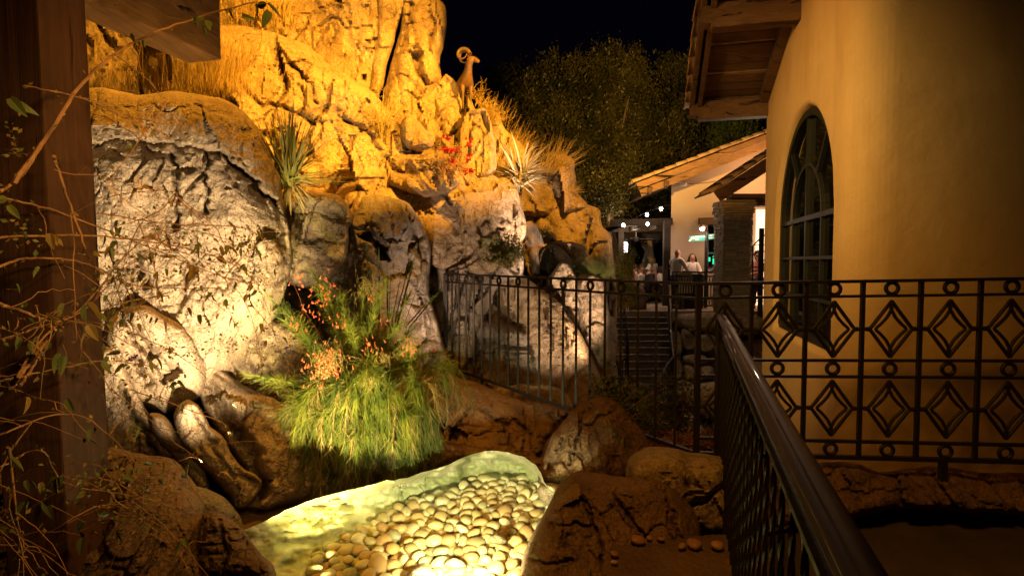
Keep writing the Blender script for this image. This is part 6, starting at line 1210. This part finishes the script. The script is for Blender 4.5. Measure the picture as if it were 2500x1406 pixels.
# ------------------------------------------------------------------ people
def skin(name, J, E, rad, mat, par, root=0, sub=1):
    me = bpy.data.meshes.new(name); me.from_pydata([tuple(j) for j in J], E, []); o = link(name, me, M[mat], par)
    md = o.modifiers.new('skin', 'SKIN'); md.use_smooth_shade = True
    for i, v in enumerate(me.skin_vertices[0].data): r = rad[i]; v.radius = (r, r) if np.isscalar(r) else r; v.use_root = (i == root)
    s_ = o.modifiers.new('sub', 'SUBSURF'); s_.levels = sub; s_.render_levels = sub; return o
def person(loc, rz, label, pose='stand', H=1.74, shirt='shirt_white', pants='denim', hair='hair_dark', hairstyle='short', skn='skin', arms='down', lean=0.):
    rt = empty('person', loc, rz, label, 'person'); s = H/1.74; hz = .93*s if pose == 'stand' else .50
    lo = (lambda x, y, z: Vector((x*s, y*s+lean*(z-.9)*s, z*s+(hz-.93*s))))
    J = []; E = []; Rr = []
    def add(p, r, par=None):
        J.append(p); Rr.append(r*s); i = len(J)-1
        if par is not None: E.append((par, i))
        return i
    pel = add(lo(0, 0, .93), .13); wa = add(lo(0, 0, 1.08), .115, pel); ch = add(lo(0, .01, 1.28), .15, wa); nk0 = add(lo(0, 0, 1.43), .075, ch); nk = add(lo(0, .01, 1.50), .052, nk0); hd0 = add(lo(0, .02, 1.58), .078, nk); hd1 = add(lo(0, .015, 1.66), .088, hd0); hd2 = add(lo(0, .01, 1.72), .055, hd1); nose = add(lo(0, .125, 1.60), .012, hd0)
    armp = {'down': [(.22, 0, 1.40), (.27, -.01, 1.13), (.27, .06, .88)], 'desk': [(.21, 0, 1.40), (.25, .10, 1.16), (.18, .34, 1.10)], 'table': [(.20, 0, 1.40), (.24, .06, 1.14), (.13, .33, 1.16)]}[arms]
    sh = {}
    for q in (-1, 1):
        a = add(lo(q*armp[0][0]*.8, 0, 1.40), .062, nk0); c = add(lo(q*armp[1][0], armp[1][1], armp[1][2]), .044, a); d = add(lo(q*armp[2][0], armp[2][1], armp[2][2]), .028, c)
        dv = (J[d]-J[c]).normalized(); hnd = add(J[d]+dv*.07*s, .034, d)
        for f_ in range(5):
            sd = Vector((1, 0, 0))*(f_-2)*.018*s; add(J[hnd]+dv*(.07 if f_ else .03)*s+sd*(1 if f_ else 1.6), .009, hnd)
        sh[q] = (a, c, d)
    leg = {}
    for q in (-1, 1):
        if pose == 'stand': pts = [(.09, 0, .88), (.10, .02, .48), (.10, -.01, .09), (.11, .13, .04)]; L = [lo(q*x, y, z) for x, y, z in pts]
        else: L = [lo(q*.09, .05, .90), Vector((q*.12*s, .46*s, .50*s)), Vector((q*.12*s, .44*s, .09)), Vector((q*.12*s, .58*s, .04))]
        a = add(L[0], .095, pel); c = add(L[1], .06, a); d = add(L[2], .04, c); e_ = add(L[3], .035, d); leg[q] = (a, c, d, e_)
    skin('body', J, E, Rr, skn, rt, pel)
    # shirt
    idx = [pel, wa, ch, nk0]; Js = [J[i] for i in idx]; Rs = [.155*s, .145*s, .175*s, .085*s]; Es = [(0, 1), (1, 2), (2, 3)]
    for q in (-1, 1):
        a, c, d = sh[q]; n0 = len(Js); Js += [J[a], J[c], J[c].lerp(J[d], .8)]; Rs += [.085*s, .062*s, .044*s]; Es += [(3, n0), (n0, n0+1), (n0+1, n0+2)]
    skin('shirt', Js, Es, Rs, shirt, rt, 0)
    Js = [J[pel]-Vector((0, 0, .0))]; Rs = [.15*s]; Es = []
    for q in (-1, 1):
        a, c, d, e_ = leg[q]; n0 = len(Js); Js += [J[a], J[c], J[d]+Vector((0, 0, .03))]; Rs += [.112*s, .08*s, .062*s]; Es += [(0, n0), (n0, n0+1), (n0+1, n0+2)]
    skin('trousers', Js, Es, Rs, pants, rt, 0)
    for q in (-1, 1):
        d, e_ = leg[q][2:]; skin('shoe', [J[d]-Vector((0, .05*s, .045)), J[e_]-Vector((0, .03*s, 0))], [(0, 1)], [.05*s, .045*s], 'black', rt)
    hp = J[hd1]; back = Vector((0, -.03*s, .02*s))
    if hairstyle == 'bald': skin('hair', [hp+Vector((-.075*s, -.03*s, -.03*s)), hp+Vector((0, -.085*s, -.03*s)), hp+Vector((.075*s, -.03*s, -.03*s))], [(0, 1), (1, 2)], [.02*s, .03*s, .02*s], hair, rt, 1)
    elif hairstyle == 'short': skin('hair', [hp+Vector((0, -.045*s, -.05*s)), hp+back, hp+Vector((0, .0, .045*s)), hp+Vector((0, .05*s, .05*s))], [(0, 1), (1, 2), (2, 3)], [.06*s, .092*s, .085*s, .04*s], hair, rt, 1)
    else: skin('hair', [hp+Vector((0, -.03*s, .05*s)), hp+Vector((0, .04*s, .07*s)), hp+Vector((-.095*s, -.01*s, -.06*s)), hp+Vector((-.12*s, .0, -.22*s)), hp+Vector((.095*s, -.01*s, -.06*s)), hp+Vector((.12*s, 0, -.22*s)), hp+Vector((0, -.07*s, -.08*s)), hp+Vector((0, -.08*s, -.24*s))], [(0, 1), (0, 2), (2, 3), (0, 4), (4, 5), (0, 6), (6, 7)], [.085*s, .05*s, .055*s, .06*s, .055*s, .06*s, .085*s, .08*s], hair, rt, 0)
    if hairstyle != 'back':
        for q in (-1, 1):
            b = MB(); c = J[hd0]+Vector((q*.032*s, .078*s, .045*s)); b.tube([c, c+Vector((0, .012*s, 0))], .009*s, 6); o = b.build('eye', M['black'], rt)
        b = MB(); c = J[hd0]+Vector((0, .083*s, -.035*s)); b.tube([c-Vector((.022*s, 0, 0)), c+Vector((.022*s, 0, 0))], .007*s, 6); b.build('mouth', M['rose'], rt)
    return rt
person((X_(1650, 16.9), 16.8, PZL), R_(-50), 'person in a loose white shirt and dark jeans standing at the host stand', arms='desk', hair='hair_grey', hairstyle='bald', H=1.80, shirt='shirt_white')
person((X_(1690, 17.5), 17.5, PZL), R_(170), 'person with long dark curly hair standing behind the host stand', arms='desk', hairstyle='long', H=1.66, skn='skin2', pants='cloth_dark')
person((X_(1760, 17.1), 17.1, PZL), R_(40), 'person in a purple plaid shirt half hidden behind the stone pillar', arms='desk', H=1.72, shirt='plaid', pants='denim', hair='hair_brown')
person((X_(1850, 17.0), 17.0, PZL), R_(120), 'person in a rose-coloured top beyond the iron gate', arms='desk', H=1.68, shirt='rose', pants='cloth_dark', hair='hair_brown')
def table_set(loc, lab):
    t = empty('dining_table', loc, 0, lab, 'table'); b = MB(); b.lathe([(.42, .70), (.42, .73)], (0, 0, 0), 20); b.build('tabletop', M['white'], t)
    b = MB(); b.lathe([(.22, 0), (.2, .03), (.035, .05), (.035, .70)], (0, 0, 0), 14); b.build('pedestal', M['black'], t)
def chair(loc, rz, lab):
    t = empty('chair', loc, rz, lab, 'chair'); b = MB(); b.box((0, 0, .46), (.44, .44, .05)); b.build('seat', M['cloth_dark'], t, bevel=.01)
    b = MB(); b.box((0, -.21, .75), (.42, .04, .48)); b.build('backrest', M['cloth_dark'], t, bevel=.01)
    for q in (-1, 1):
        for p in (-1, 1): b = MB(); b.box((q*.19, p*.19, .22), (.035, .035, .44)); b.build('leg', M['black'], t)
seats = [(1552, 20.0, 'rose', 'hair_brown', 'short', 90, 'seated diner with reddish brown hair in a rose top, leftmost'), (1566, 19.4, 'shirt_white', 'hair_brown', 'short', 60, 'seated diner leaning forward in a white top'), (1584, 20.2, 'cloth_dark', 'hair_grey', 'short', -80, 'seated white-haired diner in a dark sleeveless top'), (1599, 21.5, 'rose', 'hair_grey', 'short', 180, 'seated diner with a pale cap farther back'), (1612, 20.2, 'shirt_white', 'hair_dark', 'long', -100, 'seated diner with long dark hair in a white top'), (1562, 24., 'rose', 'hair_dark', 'short', 180, 'dimly lit diner seated far back under the pergola')]
for i, (px, Y, sh_, hr_, hs_, rz, lab) in enumerate(seats):
    person((X_(px, Y), Y, PZL), R_(rz), lab, pose='sit', arms='table', shirt=sh_, hair=hr_, hairstyle=hs_, pants='cloth_dark', H=1.68)
    a = R_(rz); chair((X_(px, Y), Y, PZL), a, 'dark chair under the %s' % lab.split(',')[0])
table_set((X_(1575, 19.9), 19.9, PZL), 'round white dining table between the two nearest diners'); table_set((X_(1598, 20.6), 20.7, PZL), 'round white dining table beside the long-haired diner')
wbox('dark_wall', 2.6, 3.3, 17, 17.4, -.5, 1.1, 'dark'); tag(bpy.data.objects['dark_wall'], 'low dark wall at the left edge of the patio behind the creeper', 'wall')
rock('rounded dark brown rock at the left side of the patio', [(1535, 760), (1540, 705), (1556, 690), (1575, 705), (1582, 760)], 16.6, mat='rock_brown', R=18, bulge=.2, thick=.5, step=4, amp=1, seed=99, facamp=.4)
# ------------------------------------------------------------------ bronze sheep
def sheep(loc, rz, label, s=1., horns=True, part2=False, head_turn=0., low=False):
    rt = empty('bighorn_statue', loc, rz, label, 'statue')
    J = []; E = []; Rr = []
    def add(x, y, z, r, par=None):
        J.append(Vector((x, y, z))*s); Rr.append((r[0]*s, r[1]*s) if isinstance(r, tuple) else r*s); i = len(J)-1
        if par is not None: E.append((par, i))
        return i
    # y forward
    hip = add(0, -.42, .72, (.135, .15)); mid = add(0, -.08, .70, (.165, .165), hip); ch = add(0, .30, .69, (.15, .20), mid); n0 = add(0, .46, .76 if low else .86, (.10, .125), ch); n1 = add(0, .60 if low else .56, .78 if low else 1.04, (.08, .10), n0)
    ht = R_(head_turn); hdv = Vector((math.sin(ht), math.cos(ht), 0)); h0 = Vector((0, .70, .80)) if low else Vector((0, .60, 1.15)); hx = h0+hdv*.02
    a = add(*hx, (.078, .088), n1); m1 = h0+hdv*.11+Vector((0, 0, -.045)); c = add(*m1, (.058, .07), a); m2 = h0+hdv*.19+Vector((0, 0, -.09)); d = add(*m2, (.043, .05), c); ml = h0+hdv*.235+Vector((0, 0, -.12)); add(*ml, .036, d)
    sd = Vector((hdv.y, -hdv.x, 0))
    for q in (-1, 1):
        e0 = h0+sd*q*.075+Vector((0, 0, .0))-hdv*.02; e = add(*e0, .016, a); e1 = e0+sd*q*.09+Vector((0, 0, .01)); add(*e1, .006, e)
        f0 = add(q*.10, .34, .56, (.06, .08), ch); f1 = add(q*.095, .34, .36, .034, f0); f2 = add(q*.095, .33, .33, .036, f1); f3 = add(q*.095, .34, .10, .022, f2); f4 = add(q*.095, .36, .045, .028, f3); add(q*.095, .395, .02, .024, f4)
        b0 = add(q*.10, -.44, .58, (.085, .11), hip); b1 = add(q*.11, -.34, .47, .055, b0); b2 = add(q*.10, -.54, .30, .034, b1); b3 = add(q*.10, -.50, .10, .023, b2); b4 = add(q*.10, -.475, .045, .028, b3); add(q*.10, -.44, .02, .024, b4)
    add(0, -.60, .74, .03, hip)
    skin('body', J, E, Rr, 'bronze', rt, 0, 2)
    for q in (-1, 1):
        b = MB(); pts = []; rr2 = []; R0 = .145 if horns else .10; cc = h0-hdv*(R0*.95)+Vector((0, 0, .045))
        for i in range(30):
            t = i/29; ang = .25+t*(5.9 if horns else 1.3); r0 = R0*(1-.30*t)
            pts.append((cc+hdv*r0*math.cos(ang)+Vector((0, 0, r0*math.sin(ang)))+sd*q*(.035+.13*t))*s); rr2.append((.052 if horns else .022)*s*(1-.82*t))
        b.tube(pts, rr2, 10); b.build('horn', M['bronze'], rt, smooth=True)
        b = MB(); ep = (h0+hdv*.065+sd*q*.062+Vector((0, 0, .01)))*s; b.tube([ep, ep+sd*q*.012*s], .012*s, 8); b.build('eye', M['black'], rt)
    return rt
rp_ = P(1128, 262, 7.55)
sheep((rp_[0], rp_[1]+.15, rp_[2]-.05), R_(200), 'bronze bighorn ram statue with curled horns standing on the rocks against the sky', s=.55, head_turn=-62)
ep_ = P(400, 222, 5.75)
sheep((ep_[0]+.0, ep_[1]+.05, ep_[2]), R_(-128), 'bronze bighorn ewe statue walking behind the timber beam', s=.84, horns=False, low=True)
# ------------------------------------------------------------------ waterfall
k = N('falling_water', .4, .4); k.b.inputs['Base Color'].default_value = (.75, .72, .72, 1); nz = k.noise(6, 5, .6, k.map((6, 1, .8)))
al = k.ramp(nz, [(.35, .12), (.7, .55)]); k.l(al, k.b.inputs['Alpha']); M['fall'] = k.m
wf = empty('waterfall', V(1310, 660, 8.6), label='misty white waterfall sliding over the rocks into a small pool', cat='waterfall')
for pts, nm in (([(1270, 540, 8.0), (1286, 548, 8.05), (1300, 575, 8.1), (1308, 600, 8.15)], 'upper_fall'), ([(1303, 600, 8.1), (1306, 640, 8.0), (1308, 668, 7.95)], 'lower_fall')):
    b = MB(); n = len(pts); w_ = .13 if nm[0] == 'u' else .06; q = [V(*p) for p in pts]
    for i in range(n-1):
        for j in range(5):
            f = lambda p, t: p+Vector((w_*(t-.5)*2, -.06*math.sin(t*math.pi)-.02, -.03*abs(t-.5))); b.quad(f(q[i], j/5), f(q[i], (j+1)/5), f(q[i+1], (j+1)/5), f(q[i+1], j/5))
    put(b, nm, wf, 'fall', smooth=True)
b = MB(); pts = [V(x, y, 8.1) for x, y in ((1306, 652), (1325, 656), (1340, 668), (1335, 690), (1308, 690))]
for p in pts: p.z = pts[2].z
b.add(pts, [tuple(range(5))]); tag(b.build('stream_water', M['water']), kind='structure')
